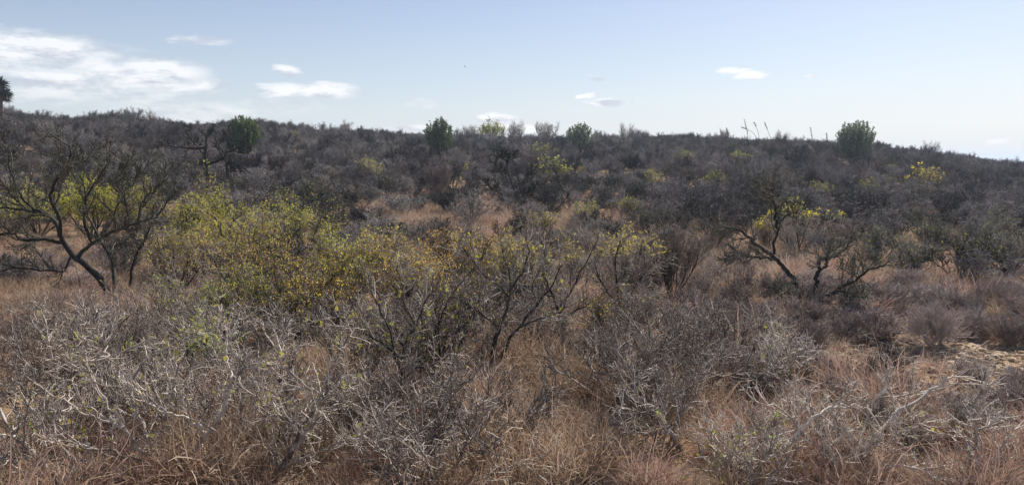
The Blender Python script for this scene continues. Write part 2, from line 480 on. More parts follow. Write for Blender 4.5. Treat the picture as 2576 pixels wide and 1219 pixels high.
T2 = [
    (z6((905, 610), (908, 520), (912, 440), (920, 370), (940, 300)), .06, .036, 0, .0),
    (z6((860, 600), (790, 490), (735, 410), (690, 345), (645, 300)), .07, .042, .1, .0),
    (z6((940, 300), (1050, 262), (1140, 205), (1150, 130)), .045, .014, 0, .4),
    (z6((645, 300), (560, 230), (485, 190), (420, 110), (330, 80), (250, 60)), .05, .014, 0, -.4),
    (z6((690, 345), (632, 215), (660, 130), (700, 75), (740, 20)), .045, .012, .0, .4) if 0 else (z3((690, 1150), (680, 1060), (705, 990), (735, 880), (800, 850), (905, 810)), .032, .010, 0, .5),
    (z3((735, 880), (700, 790), (650, 720), (600, 670), (560, 640)), .03, .010, .1, .6),
    (z3((720, 960), (700, 860), (690, 760), (680, 690), (690, 620)), .03, .009, .1, -.6),
    (z6((645, 300), (540, 285), (420, 268), (350, 262)), .03, .010, 0, -.8),
    (z6((905, 590), (1000, 535), (1100, 480), (1200, 432), (1290, 360), (1390, 330)), .055, .014, .0, -.8),
    (z6((1050, 510), (1130, 520), (1210, 552)), .026, .010, -.3, -1.0),
    (z6((1130, 450), (1190, 400), (1240, 360)), .022, .009, -.3, .4),
    (z6((920, 380), (1000, 350), (985, 310), (1000, 250)), .025, .009, 0, -.5),
    (z6((860, 585), (760, 560), (690, 530), (640, 545)), .03, .010, 0, -.7),
]
TL2 = [(10, .42, .85, 8, .12, .02, .0130, .0065, .25, .12), (7, .21, .75, 6, .17, .04, .0085, .0048, .12, .18), (4, .09, .85, 3, .25, .02, .0058, .003, .1, .2)]
hand_tree('mesquite_tree', 'dark leafless mesquite with two blackened spreading trunks above reddish grass', 'tree', (2051, 765), T2, 22, TL2, ('dark', 'darktwig'), h=1.45, trunk_n=2)

Z1 = lambda *pts: [(x * .5217 * .6391, y * .5217 * .6391) for x, y in pts]
T3 = [
    (Z1((1560, 1400), (1560, 1250), (1545, 1190), (1555, 1110)), 0.150, 0.078, 0, 0),
    (Z1((1555, 1110), (1480, 1120), (1350, 1110), (1260, 1095), (1200, 1090)), 0.075, 0.019, 0, -1),
    (Z1((1555, 1110), (1560, 1010), (1580, 1020), (1600, 990), (1622, 975)), 0.068, 0.017, 0, .5),
    (Z1((1548, 1180), (1490, 1100), (1440, 1040), (1400, 960)), 0.068, 0.017, 0, .8),
    (Z1((1560, 1240), (1690, 1200), (1700, 1150), (1745, 1140), (1790, 1115), (1830, 1115)), 0.075, 0.018, 0, -.6),
    (Z1((1690, 1200), (1640, 1120), (1690, 1020), (1720, 960)), 0.053, 0.016, 0, .9),
    (Z1((1720, 1350), (1715, 1250), (1695, 1190)), 0.090, 0.052, .3, 0),
    (Z1((1760, 1100), (1800, 1160), (1900, 1140)), 0.038, 0.016, -.3, -.8),
]
TLf = [(10, .42, .7, 7, .11, .07, .017, .009, .2, .12), (7, .22, .75, 5, .18, .05, .014, .008, .12, .18), (4, .10, .85, 3, .25, .02, .010, .005, .1, .2)]
hand_tree('bare_tree', 'black leafless spreading tree rising behind the big yellow shrub', 'tree', (525, 492), T3, 33, TLf, ('dark', 'dark'), h=1.15)

Z2 = lambda *pts: [(x * .3334 + 858.8, 223.6 + y * .3334) for x, y in pts]
T4 = [
    (Z2((1322, 910), (1310, 830), (1300, 740), (1265, 660), (1250, 600)), .06, .03, 0, 0),
    (Z2((1250, 600), (1240, 540), (1200, 515)), .03, .012, 0, -.5),
    (Z2((1250, 600), (1265, 530), (1300, 500)), .03, .012, 0, .5),
    (Z2((1310, 830), (1200, 790), (1110, 740), (1040, 650)), .035, .012, 0, -.7),
    (Z2((1300, 740), (1390, 690), (1440, 620)), .035, .012, 0, .6),
    (Z2((1310, 850), (1400, 780), (1480, 740)), .03, .012, 0, -.5),
    (Z2((1280, 690), (1200, 640), (1160, 560)), .03, .012, 0, .5),
]
hand_tree('bare_tree', 'grey leafless tree with a single wavy trunk behind the pinkish grass', 'tree', (1299, 528), T4, 44, TLf, ('dark', 'dark'), h=1.7)

# ------------------------------------------------------------------ shrubs set one by one
CLEAR = []       # ground already taken: (x, y, radius)
LAND = []        # landmarks for describing what stands near them


def shrub(px, base, top, wpx, style, barks, label, leaf=None, nleaf=0, lsize=(.03, .010), pin=False, name='shrub', cat='shrub', group=None, rad=1.0, seed=None, short=None, grow_h=1.0):
    b = G(px, base); m = m_per_px(b)
    h = max(.25, (base - top) * m * (.90 if style in ('leafy', 'grey') else 1.0)) * grow_h; w = wpx * m
    root = thing(name, label, cat, b, group)
    build_shrub(root, seed or int(px * 7 + base), h, w, style, barks, leaf, nleaf, lsize, pin, rad)
    CLEAR.append((b[0], b[1], w * .33))
    if short:
        LAND.append((px, b[1], short))
    return root


SP = [('sparse', 1, .2, 1)]
PALE = ('pale', 'pale'); GREY = ('grey', 'grey'); DG = ('dark', 'grey')
FG = 'pale twisted shrubs in the foreground'
shrub(525, 1000, 745, 430, 'pale', ('dark', 'pale'), 'twisted shrub with dark stems and bright green leaf tufts behind the pale leafy one', [('green', .5, .1, 1), ('sparse', .5, .2, 1)], 330, (.045, .01), True, group=FG)
shrub(1085, 985, 690, 300, 'pale', DG, 'slender dark stemmed shrub between the two tall trunks at centre', SP, 90, (.045, .01), True, group=FG)
shrub(1495, 865, 715, 210, 'grey', DG, 'low dark shrub dotted with yellow orange leaves beside fallen log', [('yel', .6, 0, 1), ('orange', .4, 0, 1)], 260, (.04, .014), group=FG)
shrub(1860, 1240, 985, 470, 'pale', PALE, 'white twigged bare shrub left of the big pale one at lower right', SP, 30, (.05, .01), True, group=FG)
shrub(1935, 990, 775, 430, 'pale', PALE, 'white twigged bare shrub in front of the double trunked mesquite', SP, 12, (.05, .01), True, group=FG, short='the white twigged shrub')
shrub(1745, 935, 745, 260, 'pale', GREY, 'small grey bare shrub left of the white twigged one', None, group=FG)
shrub(2240, 925, 850, 160, 'grey', DG, 'small dark twig bush alone on the bare tan soil', None, group=FG)
shrub(880, 985, 740, 260, 'pale', GREY, 'grey twisted shrub behind the pale one with the long grey limb', SP, 80, (.04, .01), True, group=FG)
shrub(240, 985, 830, 260, 'pale', GREY, 'grey bare shrub right below the leaning mesquite trunk', SP, 30, (.045, .01), True, group=FG)



def z7(*p):
    return [(x * .345, 799 + y * .345) for x, y in p]


def z8(*p):
    return [(858.8 + x * .345, 799 + y * .345) for x, y in p]


def z5(*p):
    return [(858.8 + x * .367, 511 + y * .367) for x, y in p]


def zr(*p):
    return [(1717.6 + x * .3334, 926.5 + y * .3334) for x, y in p]


TS = [(7, .36, .7, 9, .09, .06, .0082, .0045, .06, .17), (4, .20, .8, 7, .12, .04, .0056, .0034, .08, .26), (3, .085, 1.0, 4, .18, .02, .0042, .0025, .1, .3)]


def fore(base, lines, label, barks, nleaf, seed, h=1.35, trunk_n=1, short=None, lsize=(.045, .01)):
    root, b = hand_tree('shrub', label, 'shrub', base, lines, seed, TS, barks, FG, h=h, trunk_n=trunk_n, leaf=('sparse', nleaf, *lsize) if nleaf else None, pin=True)
    CLEAR.append((b[0], b[1], .9))
    if short:
        LAND.append((base[0], b[1], short))


fore((388, 1180), [
    (z7((1125, 1110), (1115, 1050), (1108, 1000)), .032, .028, 0, 0),
    (z7((1108, 1000), (980, 930), (885, 775), (830, 690), (740, 560), (680, 480), (640, 390), (610, 310), (598, 240)), .024, .008, 0, -.25),
    (z7((640, 390), (560, 370), (470, 330), (400, 310), (340, 250)), .012, .006, -.2, -.5),
    (z7((615, 325), (700, 300), (790, 285), (775, 220), (800, 150)), .012, .006, -.25, .1),
    (z7((1120, 1060), (1280, 1020), (1410, 985), (1480, 890), (1530, 830), (1595, 745), (1640, 640), (1668, 520), (1700, 430)), .030, .018, 0, .3),
    (z7((1700, 430), (1760, 370), (1850, 340), (1990, 300), (2070, 235)), .017, .006, .3, .5),
    (z7((1515, 840), (1420, 760), (1310, 700), (1200, 690), (1110, 645), (1050, 590), (1000, 530)), .018, .007, .15, -.3),
    (z7((1108, 1000), (1060, 860), (1000, 700), (960, 560), (965, 450), (1045, 310), (1200, 235), (1380, 130)), .022, .007, 0, .8),
    (z7((1180, 830), (1240, 640), (1255, 500), (1290, 400), (1340, 290), (1400, 150)), .017, .006, .2, .5),
    (z7((1668, 520), (1690, 400), (1640, 250), (1660, 120), (1620, 20)), .014, .006, .3, .9),
    (z7((1080, 1060), (900, 1000), (760, 940), (620, 960), (480, 900), (380, 870)), .018, .006, -.1, -.7),
    (z7((900, 800), (760, 740), (640, 720), (520, 640), (440, 560), (300, 600)), .014, .005, -.1, .4),
], 'large pale zigzag shrub with sunlit forked limbs and scattered lime leaves over black shade', ('pale', 'pale'), 150, 61, short='the large pale shrub')
fore((150, 1228), [
    (z7((440, 1240), (380, 1130), (285, 1030), (215, 955)), .03, .024, 0, 0),
    (z7((215, 955), (130, 880), (60, 800), (0, 700), (-60, 600)), .022, .010, 0, .1),
    (z7((285, 1030), (330, 930), (340, 850), (300, 760), (330, 640)), .014, .006, 0, .5),
    (z7((440, 1200), (560, 1080), (480, 970), (400, 890), (330, 830), (250, 700)), .018, .006, -.1, .4),
    (z7((130, 880), (40, 860), (-60, 850)), .012, .006, 0, -.3),
    (z7((380, 1130), (240, 1140), (120, 1100), (10, 1010), (-80, 990)), .016, .006, -.1, -.4),
], 'pale shrub at the lower left corner with one thick bare limb slanting up left', ('pale', 'pale'), 45, 62)
fore((690, 1212), [
    (z7((2000, 1200), (2055, 1080), (2120, 970), (2180, 850), (2240, 740)), .034, .024, 0, .1),
    (z7((2240, 740), (2300, 650), (2370, 580), (2390, 430), (2420, 330), (2480, 260), (2560, 130)), .022, .007, .1, .5),
    (z7((2120, 970), (2270, 790), (2350, 600), (2480, 520), (2600, 470)), .018, .007, 0, -.3),
    (z7((2370, 580), (2240, 500), (2130, 420), (2050, 330), (1990, 200)), .015, .006, .2, .6),
    (z7((2200, 820), (2060, 700), (1950, 650), (1860, 560)), .014, .006, .1, -.3),
    (z7((2060, 1080), (2300, 1000), (2480, 900), (2640, 860)), .014, .006, 0, -.5),
], 'pale shrub with a long dark grey limb reaching up right between two grass patches', ('grey', 'pale'), 70, 63, short='the long limbed shrub')
fore((1014, 1050), [
    (z8((455, 745), (440, 600), (432, 450), (440, 300)), .03, .024, 0, 0),
    (z8((440, 300), (470, 180), (545, 60), (600, -100), (700, -260)), .022, .008, 0, .4),
    (z8((435, 380), (380, 200), (340, 60), (260, -90), (200, -260)), .018, .007, 0, .6),
    (z8((440, 300), (300, 180), (180, 110), (60, 40), (-60, -20)), .018, .006, 0, -.4),
    (z8((545, 60), (460, -90), (440, -260), (400, -380)), .015, .006, .2, .2),
    (z8((440, 450), (560, 360), (700, 330), (830, 260)), .013, .005, 0, -.4),
], 'tall twisted shrub with an upright dark trunk left of the rusty grass', ('dark', 'grey'), 60, 64)
fore((1056, 1012), [
    (z8((570, 625), (582, 480), (602, 330)), .026, .022, 0, 0),
    (z8((602, 330), (650, 180), (705, 60), (760, -100), (860, -240)), .02, .007, 0, -.3),
    (z8((690, 500), (650, 380), (640, 240), (600, 100), (560, -60), (580, -200)), .02, .007, .4, .7),
    (z8((650, 180), (780, 130), (900, 60), (980, -40)), .014, .006, 0, .3),
], 'slender dark shrub whose trunk rises just right of the tall twisted one', ('dark', 'grey'), 40, 65)
fore((1230, 953), [
    (z5((1010, 1205), (1030, 1060), (1055, 930), (1085, 850)), .036, .028, 0, 0),
    (z5((1085, 850), (1120, 770), (1150, 640), (1160, 500), (1120, 380), (1090, 250)), .025, .008, 0, .4),
    (z5((1030, 1130), (1110, 1020), (1150, 930), (1220, 850), (1290, 760), (1345, 680), (1450, 560), (1500, 430)), .028, .008, .1, .5),
    (z5((1150, 640), (1050, 540), (960, 470), (880, 380), (800, 300)), .018, .006, .1, -.5),
    (z5((1150, 600), (1240, 480), (1290, 350), (1260, 230), (1280, 130)), .018, .006, .2, .8),
    (z5((1220, 850), (1340, 800), (1450, 770), (1560, 700)), .015, .006, .2, -.5),
    (z5((1085, 850), (960, 760), (860, 690), (760, 640), (660, 600)), .016, .006, 0, -.2),
    (z5((1345, 680), (1300, 560), (1370, 440), (1400, 300)), .015, .006, .4, 1.0),
], 'tall grey shrub with a speckled forked trunk rising from rusty grass', ('dark', 'grey'), 80, 66, h=1.6, short='the tall forked shrub')
fore((1424, 845), [
    (z5((1545, 910), (1500, 780), (1470, 680), (1432, 590)), .03, .022, 0, 0),
    (z5((1432, 590), (1380, 480), (1400, 350), (1360, 230)), .02, .007, 0, .4),
    (z5((1480, 720), (1580, 600), (1640, 460), (1720, 330), (1760, 220)), .02, .007, 0, .7),
    (z5((1500, 780), (1640, 720), (1760, 650), (1860, 560)), .016, .006, 0, -.4),
    (z5((1450, 640), (1340, 580), (1260, 560)), .014, .006, 0, -.5),
], 'dark trunked grey shrub leaning left behind the rusty grass mound', ('dark', 'grey'), 50, 67, h=1.6)
fore((2104, 1222), [
    (zr((1160, 890), (1150, 720), (1100, 600), (1050, 510)), .03, .022, 0, 0),
    (zr((1300, 890), (1300, 700), (1355, 600), (1425, 540)), .034, .026, .1, .1),
    (zr((1050, 510), (1010, 420), (960, 270), (880, 140)), .02, .008, 0, .5),
    (zr((1425, 540), (1545, 430), (1605, 340), (1750, 260), (1900, 130), (2020, 70), (2110, 45), (2200, 75)), .024, .007, .1, .6),
    (zr((1150, 740), (1000, 600), (760, 605), (870, 500), (960, 390), (1060, 310), (1150, 270), (1340, 285))[2:], .02, .008, -.2, .1),
    (zr((1355, 600), (1350, 520), (1385, 440), (1410, 300), (1480, 210), (1680, 180)), .02, .006, .1, .8),
    (zr((1150, 720), (1000, 590), (900, 500), (800, 360), (700, 280), (580, 260)), .018, .006, 0, -.3),
    (zr((1300, 690), (1230, 600), (1180, 500), (1150, 400), (1200, 280)), .018, .006, .1, .3),
    (zr((1300, 800), (1400, 800), (1550, 740), (1680, 725), (1800, 750), (1920, 800), (2060, 870)), .018, .007, 0, -.6),
    (zr((1425, 540), (1500, 545), (1600, 500), (1690, 440)), .013, .006, .1, -.2),
], 'big pale bare shrub at the lower right with one long limb reaching far right', ('pale', 'pale'), 14, 68, trunk_n=2, short='the big pale bare shrub')
fore((2488, 1222), [
    (zr((2312, 890), (2292, 760), (2232, 640), (2212, 560)), .026, .02, 0, 0),
    (zr((2212, 560), (2200, 450), (2230, 250), (2250, 150), (2250, 60)), .018, .006, 0, .2),
    (zr((2232, 640), (2120, 520), (2020, 500), (1900, 480)), .014, .005, 0, -.3),
    (zr((2292, 760), (2400, 640), (2440, 520), (2500, 440)), .014, .005, 0, .3),
    (zr((2210, 480), (2300, 420), (2390, 350)), .011, .005, 0, .3),
], 'slim pale shrub with an upright curved stem at the lower right corner', ('pale', 'pale'), 6, 69, h=1.1)
fore((1722, 1135), [
    (z8((2485, 975), (2400, 820), (2332, 720)), .026, .02, 0, 0),
    (z8((2332, 720), (2260, 650), (2172, 580), (2122, 500), (2090, 430), (2095, 340)), .018, .006, 0, .3),
    (z8((2300, 700), (2180, 690), (2100, 660), (1990, 640)), .012, .005, 0, -.4),
    (z8((2400, 820), (2280, 860), (2150, 830), (2010, 850)), .014, .005, 0, -.5),
    (z8((2400, 820), (2480, 690), (2500, 560), (2590, 420)), .016, .006, 0, .5),
], 'grey bare shrub whose stem leans up left over the right edge of the rusty grass', ('grey', 'pale'), 8, 70, h=1.2)

YG = 'shrubs with yellowing leaves'
shrub(505, 690, 425, 240, 'leafy', DG, 'tall dense yellow shrub just right of the large mesquite', [('yel', .45, .25, 1), ('yelgreen', .55, .2, 1)], 3600, (.030, .013), group=YG, short='the dense yellow shrub')
shrub(640, 700, 440, 230, 'leafy', DG, 'tall yellow shrub below the black bare tree with orange lower leaves', [('yel', .45, .3, 1), ('yelgreen', .45, .3, 1), ('orange', .1, .2, .7)], 3300, (.030, .013), group=YG)
shrub(765, 670, 445, 190, 'leafy', DG, 'airy yellow green shrub, rightmost of the tall yellow clump', [('yelgreen', .7, .3, 1), ('yel', .3, .2, 1)], 1700, (.030, .013), group=YG)
shrub(580, 850, 630, 310, 'leafy', DG, 'dark stemmed shrub with green and yellow leaves in front of the tall yellow clump', [('green', .3, .1, 1), ('yelgreen', .6, .3, 1), ('orange', .1, .4, 1)], 1500, (.028, .012), group=YG)
shrub(735, 850, 600, 280, 'leafy', DG, 'dark stemmed shrub speckled orange and green, in front of the airy shrub', [('orange', .35, .35, 1), ('green', .2, .1, 1), ('yel', .45, .3, 1)], 1400, (.028, .012), group=YG)
shrub(868, 790, 522, 210, 'leafy', DG, 'bright yellow green shrub left of the orange one', [('yelgreen', .5, .35, 1), ('yel', .35, .2, 1), ('orange', .15, .2, .7)], 2200, (.030, .013), group=YG, short='the bright yellow green shrub')
shrub(1045, 810, 540, 240, 'leafy', DG, 'orange leaved shrub in front of the pinkish grass', [('orange', .55, .35, 1), ('yel', .45, .2, 1)], 1700, (.030, .013), group=YG, short='the orange leaved shrub')
shrub(960, 720, 530, 170, 'leafy', DG, 'small olive yellow shrub behind and between bright green and orange ones', [('yel', .5, .3, 1), ('orange', .3, .3, 1), ('drab', .2, .2, 1)], 1300, (.030, .013), group=YG)
shrub(1265, 770, 540, 270, 'leafy', DG, 'thinly leaved golden shrub behind the tall grey forked shrub', [('yel', .8, .45, 1), ('orange', .2, .4, 1)], 1500, (.030, .013), group=YG)
shrub(445, 740, 520, 190, 'leafy', DG, 'thin yellow shrub in front of the dense yellow one, nearest the mesquite', [('yel', .8, .3, 1), ('orange', .2, .3, 1)], 1000, (.030, .013), group=YG)
shrub(640, 770, 530, 260, 'leafy', DG, 'airy orange flecked shrub in front of the tall yellow pair', [('orange', .35, .4, 1), ('yel', .65, .3, 1)], 1100, (.030, .013), group=YG)
shrub(1140, 760, 530, 230, 'leafy', DG, 'thin orange flecked shrub just right of the orange leaved one', [('orange', .7, .45, 1), ('yel', .3, .3, 1)], 1000, (.030, .013), group=YG)
shrub(820, 830, 600, 240, 'leafy', DG, 'airy golden shrub in front of the bright yellow green one', [('yel', .6, .4, 1), ('orange', .4, .4, 1)], 1000, (.030, .013), group=YG)
shrub(235, 600, 395, 260, 'leafy', DG, 'lime green shrub seen through the crown of the large mesquite', [('yelgreen', .9, .25, 1), ('yel', .1, .3, 1)], 5200, (.038, .017), group=YG)
shrub(90, 600, 420, 220, 'leafy', DG, 'yellow green shrub behind the left limbs of the large mesquite', [('yelgreen', .8, .3, 1), ('yel', .2, .3, 1)], 2300, (.036, .016), group=YG)
shrub(345, 605, 420, 170, 'leafy', DG, 'small golden shrub behind the right limbs of the large mesquite', [('yel', .8, .35, 1), ('yelgreen', .2, .3, 1)], 1500, (.036, .016), group=YG)
shrub(2010, 650, 475, 170, 'leafy', DG, 'golden topped shrub showing behind the double trunked mesquite', [('yel', .7, .7, 1), ('olive', .3, .65, 1)], 520, (.04, .018), group=YG)
shrub(1940, 640, 520, 140, 'leafy', DG, 'faint yellow shrub behind the left trunk of the double mesquite', [('yel', .8, .6, 1), ('drab', .2, .4, 1)], 420, (.036, .016), group=YG)
shrub(1475, 570, 484, 80, 'leafy', DG, 'small bright lime shrub above the reddish grass', [('yelgreen', .6, .4, 1), ('olive', .4, .2, 1)], 420, (.045, .02), group=YG)
shrub(1582, 560, 478, 90, 'leafy', DG, 'small thin lime shrub right of the bright lime one', [('olive', .7, .5, 1), ('yelgreen', .3, .3, 1)], 300, (.045, .02), group=YG)
shrub(1360, 600, 515, 90, 'leafy', DG, 'low golden shrub at the foot of the wavy trunked tree', [('yel', 1, .4, 1)], 350, (.036, .016), group=YG)

MG = 'bare grey shrubs in the middle distance'
shrub(1560, 770, 525, 220, 'grey', DG, 'tall grey shrub with a few yellow tips left of the dark upright one', [('yel', 1, .6, 1)], 420, (.03, .013), group=MG)
shrub(1690, 750, 555, 200, 'fine', ('darktwig', 'grey'), 'dark shrub of fine upright twigs, left of the reddish grass', None, group=MG, short='the dark upright twiggy shrub')
shrub(1440, 740, 560, 220, 'grey', DG, 'round grey shrub behind the golden one', [('yel', 1, .6, 1)], 200, (.03, .013), group=MG)
shrub(430, 860, 650, 210, 'pale', GREY, 'grey shrub right of the large mesquite trunk with pale lower twigs', [('yel', .5, .3, 1), ('green', .5, .2, 1)], 200, (.03, .013), group=MG)
shrub(1790, 640, 500, 190, 'grey', DG, 'dark grey shrub left of the double trunked mesquite crown', None, group=MG)
shrub(1165, 870, 640, 200, 'pale', DG, 'grey twiggy shrub between orange shrub and the tall forked one', [('orange', .4, .4, 1), ('yel', .6, .3, 1)], 200, (.028, .012), group=MG)
shrub(1340, 810, 600, 220, 'grey', DG, 'dense grey shrub just right of the speckled forked trunk', [('yel', 1, .5, 1)], 160, (.028, .012), group=MG)
shrub(1610, 850, 670, 180, 'grey', GREY, 'low grey shrub above the fallen log', [('yel', 1, .2, 1)], 60, (.028, .012), group=MG)
shrub(1105, 495, 405, 170, 'fine', ('grey', 'dwarf'), 'pale tipped domed shrub behind the pinkish grass', None, group=MG, rad=1.8, short='the pale domed shrub')
shrub(985, 490, 425, 120, 'grey', DG, 'drab green shrub left of the pale domed one', [('drab', 1, .2, 1)], 900, (.06, .03), group=MG, rad=1.6)

DGR = 'grey green shrubs on the right'
for (x, b_, t_, w_, l_) in [(2290, 705, 590, 190, 'leftmost grey green shrub, by the low right limb of the double mesquite'),
                            (2410, 700, 575, 210, 'grey green shrub in the middle of the front row above the brown dwarf shrubs'),
                            (2535, 690, 565, 210, 'grey green shrub at the right edge above the brown dwarf shrubs'),
                            (2350, 640, 545, 190, 'grey green shrub, left one of the back row on the right'),
                            (2490, 630, 535, 200, 'grey green shrub, right one of the back row on the right'),
                            (2205, 660, 560, 150, 'dull olive shrub half hidden by the double mesquite crown')]:
    shrub(x, b_, t_, w_, 'grey', ('dark', 'thicket'), l_, [('drab', .8, .1, 1), ('olive', .2, .3, 1)], 1100, (.036, .016), group=DGR, rad=1.2, grow_h=1.2)
    CLEAR.append((CLEAR[-1][0] * .93, CLEAR[-1][1] * .96, .6))

DW = 'low brown dwarf shrubs'
DWL = [(2130, 850, 765, 190, 'pale mauve dwarf shrub right below the double mesquite'), (2215, 825, 755, 140, 'brown dwarf shrub between mauve one and the tall olive one'),
       (2345, 870, 740, 150, 'olive grey upright dwarf shrub left of the stony soil'), (2430, 800, 715, 170, 'brown dwarf shrub just below the grey green front row'),
       (2530, 780, 690, 170, 'pinkish brown dwarf shrub at the right edge, upper of two'), (2550, 870, 765, 170, 'brown dwarf shrub with black shade under it at the right edge'),
       (2440, 960, 890, 110, 'dry dwarf shrub in the middle of the stony soil'), (2555, 985, 905, 110, 'greyish dwarf shrub right of the stony soil'),
       (2040, 860, 785, 150, 'grey dwarf shrub under the double mesquite trunks'), (2310, 760, 700, 130, 'small brown dwarf shrub left of the grey green row foot'),
       (1850, 770, 690, 150, 'brown dwarf shrub left of the double mesquite trunks'), (1770, 830, 750, 150, 'brown dwarf shrub under the dark upright shrub'),
       (130, 705, 625, 200, 'pale mauve dwarf shrub left of the large mesquite trunk'), (250, 690, 620, 120, 'small grey dwarf shrub behind the large mesquite trunk'),
       (2300, 1010, 930, 150, 'reddish dwarf shrub in front of the stony soil'), (2080, 960, 890, 140, 'brown dwarf shrub right of the white twigged one'),
       (1330, 890, 790, 130, 'pinkish dwarf shrub right of the speckled forked trunk foot'), (1660, 930, 850, 150, 'dark brown dwarf shrub right of the fallen log')]
for (x, b_, t_, w_, l_) in DWL:
    shrub(x, b_, t_, w_, 'dwarf', ('dwarf', 'dwarf'), l_, None, name='dwarf_shrub', group=DW)

# ------------------------------------------------------------------ ridge: evergreens, bare bushes, yucca, stalks
RG = 'trees along the ridge'


def evergreen(root, seed, h, w, leafs, n, shape=0.0):
    """A round crown of upright leafy sprigs on a short trunk."""
    rng = rs(seed); c = np.array([0, 0, .54 * h]); rad = np.array([w * .5, w * .5, .46 * h])
    d = nrm(rng.randn(n, 3)); q = rng.rand(n) ** .38
    tip = c + d * rad * q[:, None] * (.90 + .12 * rng.rand(n, 1))
    tip[:, :2] *= (1 - shape * np.clip(tip[:, 2] / h - .35, 0, 1))[:, None]
    L = h * (.16 + .08 * rng.rand(n)); dr = nrm(d * .55 + [0, 0, 1.0] + rng.randn(n, 3) * .18)
    P, Rr = extend(rng, tip - dr * L[:, None], dr, L, np.full(n, .020), .008, 5, .08, .05)
    P[..., 2] = np.maximum(P[..., 2], .1)
    a = MB(); s0 = P[:, 0]; K = 5; hub = np.array([0, 0, .12 * h]) * np.ones((n, 1)); hub[:, :2] = s0[:, :2] * .12
    k = rng.permutation(n)[:max(40, n // 5)]; u = np.linspace(0, 1, K)[None, :, None]
    B = hub[k, None] * (1 - u) + s0[k, None] * u; B[:, 1:-1] += rng.randn(len(k), K - 2, 3) * .05
    a.tubes(B, np.linspace(.05, .02, K)[None] * np.ones((len(k), 1)), 4); a.tubes(P, Rr, 3)
    T = np.array([[[0, 0, -.2], [.02, .02, .06 * h], [-.03, .03, .14 * h], [0, 0, .2 * h]]]); a2 = MB(); a2.tubes(T, np.array([[.22, .17, .14, .10]]), 9)
    obj('trunk', a2.mesh('trunk', [M['dark']]), root); obj('twigs', a.mesh('twigs', [M['darktwig']]), root)
    f = MB(); per = 26; Q = P[:, 1:].reshape(-1, 3)
    pi = np.repeat(np.arange(n), per); t = rng.rand(len(pi)) * 3.99 + 1; i = t.astype(int); ww = (t - i)[:, None]
    p = P[pi, i] * (1 - ww) + P[pi, np.minimum(i + 1, 5)] * ww
    dd = nrm(nrm(P[pi, 5] - P[pi, 0]) * .7 + rng.randn(len(pi), 3) * .55); sd_ = nrm(np.cross(dd, rng.randn(len(pi), 3)))
    mi = 0 if len(leafs) == 1 else None
    f.leaves(p, dd, sd_, .13 + .10 * rng.rand(len(pi)), .035 + .02 * rng.rand(len(pi)))
    obj('crown', f.mesh('crown', [M[leafs[0][0]]], False), root)


def ridge(px, base, top, wpx, style, barks, label, leaf, nleaf, lsize, dist=None, name='evergreen_tree', cat='tree', rad=1.0, short=None, group=RG, drop=26):
    if name == 'evergreen_tree':
        b = G(px, base + drop)
    else:
        d = ray(px, base); az = math.atan2(d[0], d[1]); D = float(crest_dist(az)) - 3 if dist is None else dist
        x, y = math.sin(az) * D, math.cos(az) * D; b = np.array([x, y, float(H(x, y))])
    m = m_per_px(b)
    _, gy = proj(b)
    h = max(1.2, (gy - top) * m); w = wpx * m
    root = thing(name, label, cat, b, group)
    if name == 'evergreen_tree':
        evergreen(root, int(px * 3 + top), h, w, leaf, nleaf, rad)
        for k in (.97, .94, .91, .88):
            CLEAR.append((b[0] * k, b[1] * k, w * .62))
    else:
        build_shrub(root, int(px * 3 + top), h, w, style, barks, leaf, nleaf, lsize, False, rad)
    CLEAR.append((b[0], b[1], w * .4))
    if short:
        LAND.append((px, b[1], short))


EV = [('ever', 1, .12, 1)]
ridge(615, 345, 289, 86, 'ever', ('dark', 'dark'), 'dense round dark evergreen on the left part of the ridge', [('ever', 1, .05, 1)], 560, (.22, .07), 100, rad=.0, drop=42, short='the dense round evergreen')
ridge(1105, 365, 290, 86, 'ever', ('dark', 'dark'), 'tallest evergreen with a narrow upright feathery top on the ridge', EV, 330, (.20, .06), 112, rad=.2, drop=32, short='the tall feathery evergreen')
ridge(1460, 355, 307, 82, 'ever', ('dark', 'dark'), 'feathery grey green tree right of the bare ridge bushes', [('ever2', 1, .1, 1)], 330, (.20, .06), rad=.1, short='the grey green ridge tree')
ridge(2150, 385, 300, 106, 'ever', ('dark', 'dark'), 'large round silvery evergreen alone on the right shoulder of the ridge', [('ever2', .7, .2, 1)], 560, (.20, .06), 128, rad=.1, short='the round silvery evergreen')
RB = 'bushes showing above the ridge line'
ridge(1235, 352, 305, 60, 'sprig', DG, 'yellow green upright bush on the ridge left of a bare grey one', [('olive', 1, .1, 1)], 1300, (.20, .07), name='ridge_bush', cat='bush', rad=1.2, group=RB)
ridge(1292, 352, 304, 74, 'sprig', ('grey', 'grey'), 'bare grey fan shaped bush on the ridge right of the yellow green one', None, 0, (1, 1), name='ridge_bush', cat='bush', rad=1.2, group=RB)
ridge(1376, 352, 302, 64, 'sprig', ('dark', 'grey'), 'bare vase shaped bush on the ridge left of the grey green tree', [('drab', 1, .4, 1)], 160, (.18, .06), name='ridge_bush', cat='bush', rad=1.3, group=RB)
ridge(1188, 352, 312, 46, 'sprig', ('grey', 'grey'), 'thin pale bare bush on the ridge between the tall evergreen and the yellow green bush', None, 0, (1, 1), name='ridge_bush', cat='bush', rad=.9, group=RB)
ridge(1148, 350, 325, 30, 'sprig', ('grey', 'grey'), 'small bare bush at the right foot of the tall feathery evergreen', None, 0, (1, 1), name='ridge_bush', cat='bush', rad=.9, group=RB)
ridge(370, 305, 280, 36, 'sprig', ('pale', 'pale'), 'small pale bare bush on the left ridge between yucca and round evergreen', None, 0, (1, 1), name='ridge_bush', cat='bush', rad=1.0, group=RB)
